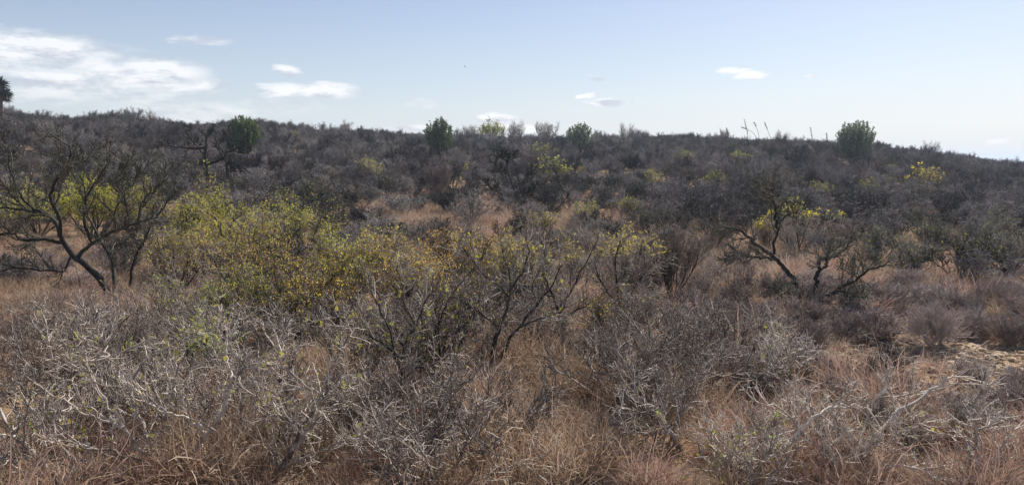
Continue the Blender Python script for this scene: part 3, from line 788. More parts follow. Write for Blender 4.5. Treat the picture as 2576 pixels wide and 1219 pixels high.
ridge(1575, 352, 315, 66, 'sprig', ('grey', 'grey'), 'pale bare bush on the ridge right of the grey green tree', None, 0, (1, 1), name='ridge_bush', cat='bush', rad=.9, group=RB)
ridge(1820, 355, 325, 46, 'sprig', ('grey', 'grey'), 'bare bush on the ridge left of the tall flower stalks', None, 0, (1, 1), name='ridge_bush', cat='bush', rad=1.0, group=RB)
ridge(1960, 360, 330, 36, 'sprig', ('pale', 'grey'), 'faint bare bush on the ridge right of the tall flower stalks', None, 0, (1, 1), name='ridge_bush', cat='bush', rad=.8, group=RB)
ridge(2335, 390, 360, 46, 'sprig', ('grey', 'grey'), 'pale bare bush on the ridge right of the round silvery evergreen', None, 0, (1, 1), name='ridge_bush', cat='bush', rad=.9, group=RB)
ridge(868, 330, 303, 50, 'sprig', ('grey', 'grey'), 'bare bush on the ridge right of the dense round evergreen', None, 0, (1, 1), name='ridge_bush', cat='bush', rad=1.0, group=RB)


def yucca():
    Y = 84.0
    d = ray(2, 290); az = math.atan2(d[0], d[1]); x, y = Y * math.tan(az), Y
    b = np.array([x, y, float(H(x, y))]); m = m_per_px(b)
    root = thing('yucca', 'tall dark yucca with two spiky heads at the left end of the ridge', 'tree', b)
    rng = rs(5)
    def heads(px, py, rpx, droop):
        c = at(px, py, Y) - b
        n = 150; d_ = nrm(rng.randn(n, 3) + np.array([0, 0, .25])); L = rpx * m * (.75 + .35 * rng.rand(n))
        t = np.linspace(0, 1, 4)[None, :, None]
        P = c + d_[:, None] * (L[:, None, None] * t) - np.array([0, 0, 1]) * (t ** 2) * .12
        side = nrm(np.cross(d_, rng.randn(n, 3)))
        W = np.array([.045, .05, .035, .004])[None, :] * np.ones((n, 1))
        a = MB(); a.ribbons(P, W, side); obj('leaf_head', a.mesh('leaf_head', [M['yucca']], False), root)
        n = 90; d2 = nrm(rng.randn(n, 3) * np.array([1, 1, .3]) + np.array([0, 0, -1.3])); L2 = rpx * m * (.5 + .6 * rng.rand(n))
        P2 = c + d2[:, None] * (L2[:, None, None] * t) - np.array([0, 0, 1]) * (rng.rand(n, 1, 1) * .5)
        a = MB(); a.ribbons(P2, W[:n] * .9, nrm(np.cross(d2, rng.randn(n, 3)))); obj('dead_leaf_skirt', a.mesh('dead_leaf_skirt', [M['deadleaf']], False), root)
        return c
    c1 = heads(1, 211, 25, 0); c2 = heads(15, 236, 20, 0)
    base = np.array([0, 0, -.2])
    mid = c1 * .55
    for nm, A in (('trunk', [base, c1 * .3 + [.05, 0, 0], mid, c1]), ('side_trunk', [mid, mid * .6 + c2 * .4, c2])):
        A = np.array(A); s = np.linspace(0, 1, len(A)); u = np.linspace(0, 1, 9)
        Q = np.stack([np.interp(u, s, A[:, i]) for i in range(3)], 1)[None]
        t = MB(); t.tubes(Q, np.linspace(.24 if nm == 'trunk' else .16, .14, 9)[None], 10); obj(nm, t.mesh(nm, [M['deadleaf']]), root)


yucca()
LAND.append((5, 84, 'the yucca'))


def stalk(pts, spike, label, D=132):
    x0, y0 = pts[0]; d = ray(x0, y0); az = math.atan2(d[0], d[1]); Y = D * math.cos(az)
    bx = D * math.sin(az); b = np.array([bx, Y, float(H(bx, Y))])
    root = thing('agave_stalk', label, 'flower stalk', b, 'dry flower stalks on the ridge')
    W = [np.zeros(3) - [0, 0, .1]] + [at(px, py, Y) - b for px, py in pts]
    W = np.array(W); s = np.concatenate([[0], np.cumsum(np.linalg.norm(np.diff(W, axis=0), axis=1))]); u = np.linspace(0, s[-1], 15)
    Q = np.stack([np.interp(u, s, W[:, i]) for i in range(3)], 1); Q[1:-1] = .25 * Q[:-2] + .5 * Q[1:-1] + .25 * Q[2:]
    a = MB(); a.tubes(Q[None], np.linspace(.042, .018, 15)[None], 6); obj('stem', a.mesh('stem', [M['log']]), root)
    k = max(2, int(15 * (1 - spike))); rng = rs(int(x0)); f = MB()
    n = 160; p = Q[np.clip(k + rng.randint(0, 15 - k, n), 0, 14)] + rng.randn(n, 3) * .03
    dd = nrm(rng.randn(n, 3) + [0, 0, .8]); f.leaves(p, dd, nrm(np.cross(dd, rng.randn(n, 3))), .10 + .08 * rng.rand(n), np.full(n, .03))
    obj('flower_spike', f.mesh('flower_spike', [M['deadleaf']], False), root)
    n = 60; dd = nrm(rng.randn(n, 3) + [0, 0, .5]); t = np.linspace(0, 1, 3)[None, :, None]
    r = MB(); r.ribbons(dd[:, None] * t * (.6 + .3 * rng.rand(n))[:, None, None], np.array([.05, .04, .004])[None] * np.ones((n, 1)), nrm(np.cross(dd, rng.randn(n, 3)))); obj('leaf_rosette', r.mesh('leaf_rosette', [M['yucca']], False), root)


stalk([(1881, 340), (1879, 326), (1875, 314), (1873, 302)], .5, 'tallest dry flower stalk with a thick upright spike on the ridge')
stalk([(1903, 345), (1893, 332), (1880, 325), (1866, 321)], .15, 'thin bent flower stalk bowed over to the left, below the tallest one')
stalk([(1909, 340), (1906, 328), (1901, 317), (1897, 309)], .15, 'thin curved flower stalk just right of the tallest one')
stalk([(1938, 345), (1933, 333), (1928, 320), (1924, 310)], .25, 'straight slanting flower stalk with a small tuft at its tip')
stalk([(2043, 350), (2042, 340), (2040, 331), (2039, 322)], .55, 'short upright flower stalk standing apart between bare bushes')
stalk([(2081, 355), (2080, 348), (2080, 341), (2079, 336)], .3, 'faint short flower stalk left of the round silvery evergreen')
stalk([(1833, 345), (1831, 336), (1829, 330), (1828, 323)], .3, 'short flower stalk standing in the bare bush on the ridge')
LAND.append((1900, 130, 'the tall flower stalks'))

# ------------------------------------------------------------------ small leafy shrubs dotted over the hillside
HG = 'yellow green shrubs dotted over the hillside'
LF = [proto_mesh('leafy_hill_shrub', 900 + i, 1.8, 2.4, 'far', 'grey', ('olive', 'yel', 'olive')[i % 3], (520, 330, 420)[i % 3], (.11, .045)) for i in range(6)]
for i, (x, b_, w_, mt, l_) in enumerate([
        (1722, 428, 55, 0, 'olive yellow shrub high on the hillside under the ridge right of centre'), (1362, 412, 60, 0, 'yellow green shrub under the ridge below the vase shaped bush'),
        (1050, 418, 34, 2, 'lime shrub above the pale domed shrub'), (1170, 415, 26, 0, 'small olive shrub right of and above the pale domed shrub'),
        (1467, 445, 34, 1, 'golden shrub below the grey green ridge tree'), (2318, 480, 80, 1, 'wide golden shrub on the right hillside, brightest there'),
        (2258, 500, 36, 1, 'golden shrub below left of the wide golden one'), (2180, 508, 70, 0, 'olive shrub left of the golden hillside shrubs'),
        (2230, 472, 34, 0, 'small olive shrub left of the wide golden one'), (2062, 505, 60, 2, 'yellow green shrub above the golden topped shrub'),
        (1965, 480, 40, 2, 'lime shrub above the double mesquite crown'), (1800, 480, 60, 0, 'olive shrub above the dark grey shrub'),
        (1860, 425, 50, 0, 'dull yellow shrub on the hillside below the flower stalks'), (1945, 432, 30, 0, 'small dull yellow shrub right of the one below the flower stalks'),
        (2167, 425, 26, 0, 'tiny olive shrub below the round silvery evergreen'), (2245, 440, 30, 0, 'tiny dull shrub high on the right hillside'), (2335, 438, 30, 0, 'tiny olive shrub on the right hillside above the wide golden one'),
        (2205, 580, 40, 1, 'small golden shrub right of the double mesquite crown'), (735, 366, 40, 0, 'dull green shrub on the slope right of the dense round evergreen'),
        (1395, 470, 90, 0, 'wide olive shrub right of the wavy trunked tree'), (930, 460, 70, 0, 'olive shrub on the slope left of the pale domed shrub'),
        (2560, 505, 40, 2, 'lime shrub at the right edge of the hillside'), (2420, 560, 40, 0, 'olive shrub on the lower right slope'),
        (1190, 452, 50, 0, 'dull olive shrub right of the pale domed shrub'), (1640, 470, 50, 0, 'faint olive shrub on the slope above the dark upright shrub')]):
    b = G(x, b_); m = m_per_px(b); o = obj('leafy_shrub', LF[(mt + 3 * (i % 2)) % 6], None, b)
    tag(o, l_, 'shrub', HG); s = w_ * m / 2.4 * 1.25; o.scale = (s, s, s * 1.05); o.rotation_euler = (0, 0, i * 1.7)
    CLEAR.append((b[0], b[1], w_ * m * .5)); CLEAR.append((b[0] * .96, b[1] * .96, w_ * m * .5))

# ------------------------------------------------------------------ the thicket


def scatter_nodes(name, protos):
    g = bpy.data.node_groups.new(name, 'GeometryNodeTree')
    g.interface.new_socket('Geometry', in_out='INPUT', socket_type='NodeSocketGeometry'); g.interface.new_socket('Geometry', in_out='OUTPUT', socket_type='NodeSocketGeometry')
    N, L = g.nodes, g.links
    gi, go = N.new('NodeGroupInput'), N.new('NodeGroupOutput'); ip = N.new('GeometryNodeInstanceOnPoints'); jn = N.new('GeometryNodeJoinGeometry')
    for p in protos:
        oi = N.new('GeometryNodeObjectInfo'); oi.inputs['Object'].default_value = p; oi.inputs['As Instance'].default_value = True
        L.new(oi.outputs['Geometry'], jn.inputs[0])
    def attr(nm, ty):
        a = N.new('GeometryNodeInputNamedAttribute'); a.data_type = ty; a.inputs['Name'].default_value = nm; return a
    ip.inputs['Pick Instance'].default_value = True
    L.new(gi.outputs[0], ip.inputs['Points']); L.new(jn.outputs[0], ip.inputs['Instance'])
    L.new(attr('pick', 'INT').outputs['Attribute'], ip.inputs['Instance Index'])
    e2r = N.new('FunctionNodeEulerToRotation'); L.new(attr('turn', 'FLOAT_VECTOR').outputs['Attribute'], e2r.inputs[0]); L.new(e2r.outputs[0], ip.inputs['Rotation'])
    L.new(attr('size', 'FLOAT_VECTOR').outputs['Attribute'], ip.inputs['Scale'])
    L.new(ip.outputs[0], go.inputs[0])
    return g


def scatter(name, meshes, P, turn, size, pick, label, cat):
    """One 'stuff' object: copies of MESHES on the points P."""
    protos = [bpy.data.objects.new(name + '_source', m) for m in meshes]
    me = bpy.data.meshes.new(name); me.vertices.add(len(P)); me.vertices.foreach_set('co', np.asarray(P, np.float32).ravel())
    for nm, ty, key, v in (('turn', 'FLOAT_VECTOR', 'vector', turn), ('size', 'FLOAT_VECTOR', 'vector', size), ('pick', 'INT', 'value', pick)):
        a = me.attributes.new(nm, ty, 'POINT'); a.data.foreach_set(key, np.asarray(v, np.float32 if ty != 'INT' else np.int32).ravel())
    me.update(); o = obj(name, me); md = o.modifiers.new('scatter', 'NODES'); md.node_group = scatter_nodes(name, protos)
    return tag(o, label, cat, kind='stuff')


def in_ell(px, py, E):
    k = np.zeros(len(px))
    for (cx, cy, rx, ry, *_) in E:
        q = ((px - cx) / rx) ** 2 + ((py - cy) / ry) ** 2
        k = np.maximum(k, np.clip(1.6 - q, 0, 1) * (_[0] if _ else 1))
    return k


def projv(P):
    x, y, z = P[:, 0], P[:, 1], P[:, 2] - CAMZ
    c, s = math.cos(PITCH), math.sin(PITCH); f = y * c - z * s; u = y * s + z * c
    return CX + F * x / f, CY - F * u / f


GRASS = [(110, 810, 250, 120, 1.0), (120, 680, 220, 60, .9), (1070, 570, 210, 45, 1.3), (1480, 600, 130, 45, 1.1), (1830, 690, 150, 70, 1.1), (2000, 700, 120, 40, 1.), (2230, 730, 110, 25, .6),
         (1370, 1060, 270, 170, 1.6), (1350, 1210, 230, 90, 1.6), (830, 1030, 170, 120, 1.2), (600, 1130, 200, 90, 1.0), (2300, 1170, 330, 110, 1.0), (1850, 1090, 260, 90, 1.0), (340, 1050, 200, 80, .8), (900, 1180, 160, 60, .5), (1650, 1190, 160, 60, 1.3)]
BARE = [(2240, 900, 170, 36), (2490, 935, 170, 85), (70, 990, 120, 35), (2080, 830, 100, 20), (1480, 880, 90, 18)]


ORD = ['leftmost', 'second from left', 'third from left', 'fourth from left', 'fifth from left', 'sixth from left', 'seventh from left', 'last from left']
ROWS = ['front row', 'second row', 'third row', 'fourth row', 'fifth row', 'sixth row', 'seventh row', 'eighth row', 'ninth row', 'tenth row', 'eleventh row', 'back row']


def rank_labels(what, P, px, ids, lands=None):
    """Describe each of many by the nearest landmark and its place in the row there."""
    zones, lab = {}, {}
    lands = lands or LAND
    for i in ids:
        k = int(np.argmin([abs(px[i] - lx) + 6 * abs(P[i, 1] - ly) for lx, ly, _ in lands]))
        rel = 'behind' if P[i, 1] > lands[k][1] + 1 else ('before' if P[i, 1] < lands[k][1] - 1 else 'beside')
        zones.setdefault((k, rel), []).append(i)
    for (k, rel), z in zones.items():
        z = sorted(z, key=lambda i: P[i, 1]); n = max(1, -(-len(z) // 8)); rows = [list(a) for a in np.array_split(z, n)]
        for a, row in enumerate(rows):
            row = sorted(row, key=lambda i: px[i])
            for c, i in enumerate(row):
                t = f"{what} {rel} {lands[k][2]}"
                if len(row) > 1:
                    t += ', ' + ORD[c]
                if n > 1:
                    t += ' in ' + ROWS[min(a, 11)]
                lab[i] = t
    return lab


def thicket():
    rng = rs(77); sp = 1.75
    gx, gy = np.meshgrid(np.arange(-125, 125, sp), np.arange(14, 175, sp)); gx = gx.ravel() + (rng.rand(gx.size) - .5) * sp * 1.1; gy = gy.ravel() + (rng.rand(gy.size) - .5) * sp * 1.1
    r, az = np.hypot(gx, gy), np.arctan2(gx, gy)
    z = H(gx, gy); P = np.stack([gx, gy, z], 1); px, py = projv(P)
    ok = (np.abs(az) < .645) & (r < crest_dist(az) + 14) & (r > 21)
    ok &= ~((in_ell(px, py, GRASS) > .25) & (rng.rand(len(px)) < .66)) & (in_ell(px, py, BARE) < .2)
    ok &= ~((r < 34) & (rng.rand(len(r)) < .25))
    ok &= ~((px > 2050) & (py > 742))
    for (x, y, q) in CLEAR:
        ok &= np.hypot(gx - x, gy - y) > q * .8
    P, r, px, py = P[ok], r[ok], px[ok], py[ok]
    n = len(P); hgt = 1.05 + .75 * rng.rand(n) + .5 * (rng.rand(n) < .12) * rng.rand(n)
    big = np.sin(P[:, 0] * .21 + 1.1 * np.sin(P[:, 1] * .13)) * np.sin(P[:, 1] * .19 + np.sin(P[:, 0] * .11))
    hgt *= np.where(r < 32, .8, 1) * (1 + .20 * big) * .93
    o = np.argsort(r - 3 * hgt); P, r, px, hgt = P[o], r[o], px[o], hgt[o]
    meshes = [proto_mesh('thicket_shrub', 300 + i, 1.6, 2.3 + .4 * (i % 3), 'far', ('thicket', 'thicket', 'darktwig', 'thicket', 'thicket', 'dusk', 'thicket')[i % 7], 'drab' if i % 4 == 0 else None, 260, (.08, .035)) for i in range(14)]
    meshes += [proto_mesh('thicket_shrub', 400 + i, 1.9, 1.7, 'sprig', ('thicket', 'dusk')[i % 2], None, 0, rad=.75) for i in range(5)]
    turn = rng.rand(n) * 6.283; pick = rng.randint(0, 14, n)
    crest = (r > crest_dist(np.arctan2(P[:, 0], P[:, 1])) - 9) & (rng.rand(n) < .42)
    pick = np.where(crest, 14 + rng.randint(0, 5, n), pick); hgt = np.where(crest, hgt * 1.12 * .9, hgt)
    wd = hgt / 1.6 * (.9 + .4 * rng.rand(n))
    vis = np.nonzero((px > -40) & (px < 2616))[0][:290]
    lab = rank_labels('bare grey shrub', P, px, vis)
    for i in vis:
        o = obj('thicket_shrub', meshes[pick[i]], None, P[i]); o.rotation_euler = (0, 0, float(turn[i])); o.scale = (float(wd[i]), float(wd[i]), float(hgt[i] / 1.6))
        tag(o, lab[i], 'shrub', 'bare grey shrubs of the near thicket')
    rest = np.ones(n, bool); rest[vis] = False
    sz = np.stack([wd, wd, hgt / 1.6], 1)[rest]
    scatter('hillside_thicket', meshes, P[rest], np.stack([0 * turn, 0 * turn, turn], 1)[rest], sz, pick[rest], 'grey leafless brush covering the far hillside up to the ridge', 'brush')
    print('thicket', n, 'individuals', len(vis))


thicket()

# ------------------------------------------------------------------ low shrubs between the others, as copies with their parts


def copy_tree(o, loc, rz, sc):
    c = o.copy(); COL.objects.link(c); c.location = [float(v) for v in loc]; c.rotation_euler = (0, 0, float(rz)); c.scale = [float(v) for v in sc]
    for ch in list(o.children):
        k = ch.copy(); COL.objects.link(k); k.parent = c
    return c


def fillers():
    rng = rs(91)
    def protos(style, barks, name, n, h, w, leaf=None, nl=0):
        out = []
        for i in range(n):
            root = thing(name, 'x', 'shrub', (0, 0, 0)); build_shrub(root, 700 + i + len(name), h, w, style, barks, leaf, nl if i % 2 else nl // 4, (.028, .012)); out.append(root)
        return out
    def place(roots, areas, gap, h0, w0, hr, what, group):
        pts, used = [], []
        for (cx, cy, rx, ry, k) in areas:
            for _ in range(k * 14):
                a, q = rng.rand() * 6.283, math.sqrt(rng.rand()); x, y = cx + rx * q * math.cos(a), cy + ry * q * math.sin(a)
                if not (-60 < x < 2640 and y < 1330):
                    continue
                b = G(x, y)
                if all(math.hypot(b[0] - u[0], b[1] - u[1]) > gap for u in used) and all(math.hypot(b[0] - c[0], b[1] - c[1]) > c[2] * .55 for c in CLEAR):
                    used.append(b); pts.append(b); k -= 1
                    if k == 0:
                        break
        P = np.array(pts); px, _ = projv(P); lab = rank_labels(what, P, px, range(len(P)))
        for i, b in enumerate(P):
            h = hr[0] + (hr[1] - hr[0]) * rng.rand(); sxy = h / h0 * (.9 + .5 * rng.rand())
            r = roots[i % len(roots)]
            if i < len(roots):
                o = r; o.location = [float(v) for v in b]; o.rotation_euler = (0, 0, rng.rand() * 6.28); o.scale = (sxy, sxy, h / h0)
            else:
                o = copy_tree(r, b, rng.rand() * 6.28, (sxy, sxy, h / h0))
            tag(o, lab[i], 'shrub', group)
    place(protos('pale', GREY, 'shrub', 6, 1.2, 1.9, None, 0), [(950, 850, 560, 110, 26), (1150, 700, 640, 90, 28), (380, 1080, 380, 90, 10), (1740, 960, 220, 120, 12), (1100, 1180, 200, 60, 3), (980, 1110, 190, 80, 5), (300, 900, 300, 60, 8), (1480, 640, 200, 60, 5), (1760, 710, 150, 50, 6), (1080, 640, 250, 50, 9)], .72, 1.2, 1.9, (.75, 1.25), 'zigzag twigged shrub', 'bare twiggy shrubs filling the gaps')
    place(protos('grey', GREY, 'shrub', 4, .7, 1.2), [(2230, 1140, 340, 70, 6), (2050, 1000, 160, 40, 4)], .8, .7, 1.2, (.4, .62), 'low grey twiggy shrub', 'bare twiggy shrubs filling the gaps')
    place(protos('dwarf', ('dwarf', 'dwarf'), 'dwarf_shrub', 5, .55, .9), [(2280, 790, 320, 65, 26), (1850, 760, 230, 90, 20), (150, 690, 180, 60, 10), (2330, 1040, 300, 30, 4), (1900, 880, 180, 60, 8)], .62, .55, .9, (.38, .7), 'mauve brown dwarf shrub', 'low brown dwarf shrubs')


fillers()

# ------------------------------------------------------------------ grass


def clump(seed, n, h, mats, lean=(-.25, .05), spread=.17, wid=.0030, stalks=0.12, droop=.5):
    rng = rs(seed); mb = MB(); K = 5
    az = rng.rand(n) * 6.283; q = np.sqrt(rng.rand(n)); p = np.stack([np.cos(az) * q * spread, np.sin(az) * q * spread, 0 * q - .02], 1)
    tl = .15 + .75 * rng.rand(n); d = nrm(np.stack([np.cos(az) * np.sin(tl) + lean[0], np.sin(az) * np.sin(tl) + lean[1], np.cos(tl)], 1) + rng.randn(n, 3) * .12)
    L = h * (.35 + .75 * rng.rand(n)); dr = droop * (.3 + rng.rand(n)); isst = rng.rand(n) < stalks
    dr = np.where(isst, dr * .25, dr); L = np.where(isst, h * (.95 + .4 * rng.rand(n)), L)
    P = np.empty((n, K + 1, 3)); P[:, 0] = p; cur = p.copy(); kd = rng.randn(n, 3) * .13
    for k in range(K):
        d = nrm(d + kd + np.stack([0 * dr, 0 * dr, -dr * .42 * (k + .3) / K], 1) + rng.randn(n, 3) * .20)
        cur = cur + d * (L / K)[:, None]; cur[:, 2] = np.maximum(cur[:, 2], .01 + .05 * rng.rand(n)); P[:, k + 1] = cur
    side = nrm(np.cross(d, rng.randn(n, 3)))
    W = wid * (.6 + .8 * rng.rand(n))[:, None] * np.array([.8, 1, 1, .9, .7, .25])[None]
    mb.ribbons(P[~isst], W[~isst], side[~isst], 0); mb.ribbons(P[isst], W[isst] * .55, side[isst], 1)
    return mb.mesh('grass_clump', [M[mats[0]], M[mats[1]]])


def grass():
    rng = rs(31)
    n0 = 34000
    az = (rng.rand(n0) - .5) * 1.36; r = np.sqrt(rng.rand(n0) * (46 ** 2 - 4 ** 2) + 16)
    x, y = r * np.sin(az), r * np.cos(az); P = np.stack([x, y, H(x, y)], 1); px, py = projv(P)
    den = .16 + .8 * in_ell(px, py, GRASS)
    den *= 1 - .93 * np.clip(in_ell(px, py, BARE), 0, 1)
    den = np.where(r < 16, den * 1.7, den); den = np.where(r > 34, den * .8, den)
    cl = .5 + .5 * np.sin(x * 1.7 + 2 * np.sin(y * .9)) * np.sin(y * 1.5 + 1.4 * np.sin(x * 1.1))
    den *= .35 + 1.1 * cl
    ok = rng.rand(n0) < den * .72
    P, px, py, r = P[ok], px[ok], py[ok], r[ok]; n = len(P)
    hot = in_ell(px, py, [(1370, 1060, 270, 170), (1350, 1210, 230, 90), (830, 1030, 170, 120), (110, 810, 250, 120), (600, 1130, 200, 90)]) > .3
    near = [clump(i, 190, .44, ('grass', 'paleGrass')) for i in range(6)]
    red = [clump(20 + i, 170, .58, ('redgrass', 'redgrass'), lean=(-.1, .1), droop=.45, wid=.0034) for i in range(4)]
    low = [clump(40 + i, 150, .27, ('paleGrass', 'grass'), droop=.9) for i in range(4)]
    straw = [clump(60 + i, 110, .40, ('paleGrass', 'paleGrass'), droop=.35) for i in range(4)]
    dull = [clump(70 + i, 120, .36, ('dullGrass', 'paleGrass'), droop=.8) for i in range(4)]
    reds = (in_ell(px, py, [(1070, 570, 230, 60), (1480, 600, 150, 60), (1830, 690, 190, 90), (120, 680, 240, 70), (2000, 700, 160, 60), (2230, 730, 150, 50)]) > .2)
    pick = np.where(reds, 6 + rng.randint(0, 4, n), np.where(hot, rng.randint(0, 6, n), np.where(rng.rand(n) < .55, 10 + rng.randint(0, 4, n), rng.randint(0, 6, n))))
    tone = np.sin(P[:, 0] * 1.1 + 1.7 * np.sin(P[:, 1] * .7)) * np.sin(P[:, 1] * .9 + 1.3 * np.sin(P[:, 0] * .8)) + .55 * rng.randn(n)
    pick = np.where(tone > .75, 14 + rng.randint(0, 4, n), np.where(tone < -.55, 18 + rng.randint(0, 4, n), pick))
    s = (.5 + .95 * rng.rand(n) ** 1.6) * (1 + .35 * np.sin(P[:, 0] * 2.1 + 1) * np.sin(P[:, 1] * 1.8)); turn = np.stack([rng.randn(n) * .08, rng.randn(n) * .08, (rng.rand(n) - .5) * 2.4], 1)
    scatter('dry_grass', near + red + low + straw + dull, P, turn, np.stack([s, s, s], 1), pick, 'tan and rusty dry grass growing between the shrubs', 'grass')
    print('grass clumps', n)


grass()

# ------------------------------------------------------------------ stones, log, birds


def rock(seed):
    rng = rs(seed); n, m = 7, 9; th = np.linspace(.05, math.pi - .05, n); ph = np.arange(m) * 2 * math.pi / m
    T, Pp = np.meshgrid(th, ph, indexing='ij'); D = np.stack([np.sin(T) * np.cos(Pp), np.sin(T) * np.sin(Pp), np.cos(T)], -1)
    f = np.ones((n, m))
    for _ in range(9):
        a = nrm(rng.randn(3)); f = np.minimum(f, (.55 + .3 * rng.rand()) / np.maximum(D @ a, .3))
    V = D * f[..., None] * np.array([1, .8, .45]); idx = np.arange(n * m).reshape(n, m); nx = np.roll(idx, -1, 1)
    mb = MB(); mb.add(V, np.stack([idx[:-1], idx[1:], nx[1:], nx[:-1]], -1)); return mb.mesh('stone', [M['stone']], False)


def stones():
    rng = rs(8); pts = []
    for (cx, cy, rx, ry, k) in [(2500, 935, 150, 85, 900), (2180, 900, 190, 50, 420), (2080, 830, 120, 25, 110), (70, 990, 120, 35, 60), (1480, 880, 90, 20, 60), (2350, 880, 120, 40, 160)]:
        for _ in range(k):
            a, q = rng.rand() * 6.283, math.sqrt(rng.rand()); p = G(cx + rx * q * math.cos(a), cy + ry * q * math.sin(a)); pts.append(p)
    P = np.array(pts); n = len(P); s = .02 + .11 * rng.rand(n) ** 4 + .02 * rng.rand(n)
    scatter('loose_stones', [rock(i) for i in range(5)], P, np.stack([rng.randn(n) * .2, rng.randn(n) * .2, rng.rand(n) * 6.28], 1), np.stack([s, s, s], 1), rng.randint(0, 5, n), 'small flat tan stones strewn over the bare soil', 'stones')




def litter():
    rng = rs(17); ms = []
    for k in range(4):
        r_ = rs(k + 3); n = 26; p = np.c_[r_.randn(n, 2) * .35, .012 + .02 * r_.rand(n)]; d = nrm(np.c_[r_.randn(n, 2), .12 * r_.randn(n)])
        P, Rr = extend(r_, p, d, .10 + .30 * r_.rand(n), .0065 * (.5 + r_.rand(n)), .003, 6, .22, 0, .15); P[..., 2] = np.clip(P[..., 2], .004, .12)
        m = MB(); m.tubes(P, Rr, 4); ms.append(m.mesh('fallen_twigs', [M[('pale', 'grey', 'darktwig', 'grey')[k]]]))
    n = 900; az = (rng.rand(n) - .5) * 1.34; r = np.sqrt(rng.rand(n) * (28 ** 2 - 36) + 36); x, y = r * np.sin(az), r * np.cos(az)
    s_ = .7 + .7 * rng.rand(n)
    scatter('fallen_twigs', ms, np.stack([x, y, H(x, y)], 1), np.c_[np.zeros((n, 2)), rng.rand(n) * 6.28], np.stack([s_, s_, s_], 1), rng.randint(0, 4, n), 'broken grey twigs lying on the soil under the shrubs', 'twig litter')


litter()
stones()
b = G(1590, 905); m_ = m_per_px(b)
lg = thing('fallen_log', 'short dark weathered log lying in shade behind the orange grass', 'log', b)
rng = rs(4); Q = np.stack([np.linspace(-.55, .5, 10), np.linspace(.08, -.1, 10), .07 + .015 * rng.randn(10)], 1)[None]
t = MB(); t.tubes(Q, (.075 + .012 * rng.randn(10))[None], 10); obj('log_trunk', t.mesh('log_trunk', [M['log']]), lg)
t = MB(); t.tubes(np.array([[[.1, 0, .1], [.18, .05, .22], [.2, .02, .33]]]), np.array([[.03, .022, .012]]), 6); obj('branch_stub', t.mesh('branch_stub', [M['log']]), lg)


def bird(px, py, Y, span, label, roll):
    c = at(px, py, Y); root = thing('bird', label, 'bird', c, 'birds in the sky')
    rng = rs(2); K = 9; u = np.linspace(-.5, .5, K)
    Q = np.stack([u * span * .45, 0 * u, 0 * u], 1)[None]; rad = span * np.array([.02, .07, .02, .075, .09, .085, .06, .05, .012]); rad = span * np.array([.012, .02, .04, .065, .075, .065, .04, .045, .01])
    a = MB(); a.tubes(Q, rad[None], 8)
    for s_ in (-1, 1):
        w = np.array([[0, 0, .02], [-.02, .18 * s_, .09], [-.08, .38 * s_, .10], [-.18, .52 * s_, .04]]) * span
        a.ribbons(w[None], span * np.array([[.11, .11, .08, .01]]), np.array([[1., 0, 0]]))
    o = obj('body', a.mesh('body', [M['bird']]), root); root.rotation_euler = (roll, 0, .4)


bird(1170, 168, 60, .28, 'tiny dark bird flying high over the ridge left of centre', .5)
bird(1590, 258, 70, .18, 'tiny dark bird flying right of the lowest small cloud', -.3)

# ------------------------------------------------------------------ air
def haze():
    x0, x1, y0, y1, z0, z1 = -3200., 3200., -3200., 3200., -8., 12.6
    V = np.array([[x, y, z] for z in (z0, z1) for x, y in ((x0, y0), (x1, y0), (x1, y1), (x0, y1))])
    q = np.array([[0, 3, 2, 1], [4, 5, 6, 7], [0, 1, 5, 4], [1, 2, 6, 5], [2, 3, 7, 6], [3, 0, 4, 7]])
    m = bpy.data.materials.new('pale_air'); t, N, L = nt(m); o = N.new('ShaderNodeOutputMaterial'); v = N.new('ShaderNodeVolumePrincipled')
    v.inputs['Color'].default_value = (.72, .84, 1, 1); v.inputs['Density'].default_value = HAZE; v.inputs['Anisotropy'].default_value = .3
    L.new(v.outputs[0], o.inputs['Volume'])
    mb = MB(); mb.add(V, q); tag(obj('haze', mb.mesh('haze', [m], False)), kind='stuff')


HAZE = .0005
if HAZE > 0:
    haze()

# ------------------------------------------------------------------ sky and sun
sd = Vector((math.sin(SUN_AZ) * math.cos(SUN_EL), math.cos(SUN_AZ) * math.cos(SUN_EL), math.sin(SUN_EL)))
sun = bpy.data.lights.new('sun', 'SUN'); sun.energy = 5.0; sun.angle = R(.53); sun.color = (1, .95, .87)
so = bpy.data.objects.new('sun', sun); COL.objects.link(so); so.rotation_euler = (-sd).to_track_quat('-Z', 'Y').to_euler()

W = bpy.data.worlds.new('World'); S.world = W; W.use_nodes = True
t = W.node_tree; N, L = t.nodes, t.links; N.clear()
out = N.new('ShaderNodeOutputWorld'); bg = N.new('ShaderNodeBackground'); sky = N.new('ShaderNodeTexSky')
sky.sky_type = 'NISHITA'; sky.sun_disc = False; sky.sun_elevation = SUN_EL; sky.sun_rotation = SUN_AZ
sky.air_density = 1.0; sky.dust_density = .8; sky.ozone_density = 2.0; sky.altitude = 200
SKY_STR = .080
tc = N.new('ShaderNodeTexCoord'); sp = N.new('ShaderNodeSeparateXYZ'); L.new(tc.outputs['Generated'], sp.inputs[0])


def math_(op, a, b=None, c=None, clamp=False):
    n = N.new('ShaderNodeMath'); n.operation = op; n.use_clamp = clamp
    for i, v in enumerate((a, b, c)):
        if v is None:
            continue
        if isinstance(v, (int, float)):
            n.inputs[i].default_value = v
        else:
            L.new(v, n.inputs[i])
    return n.outputs[0]


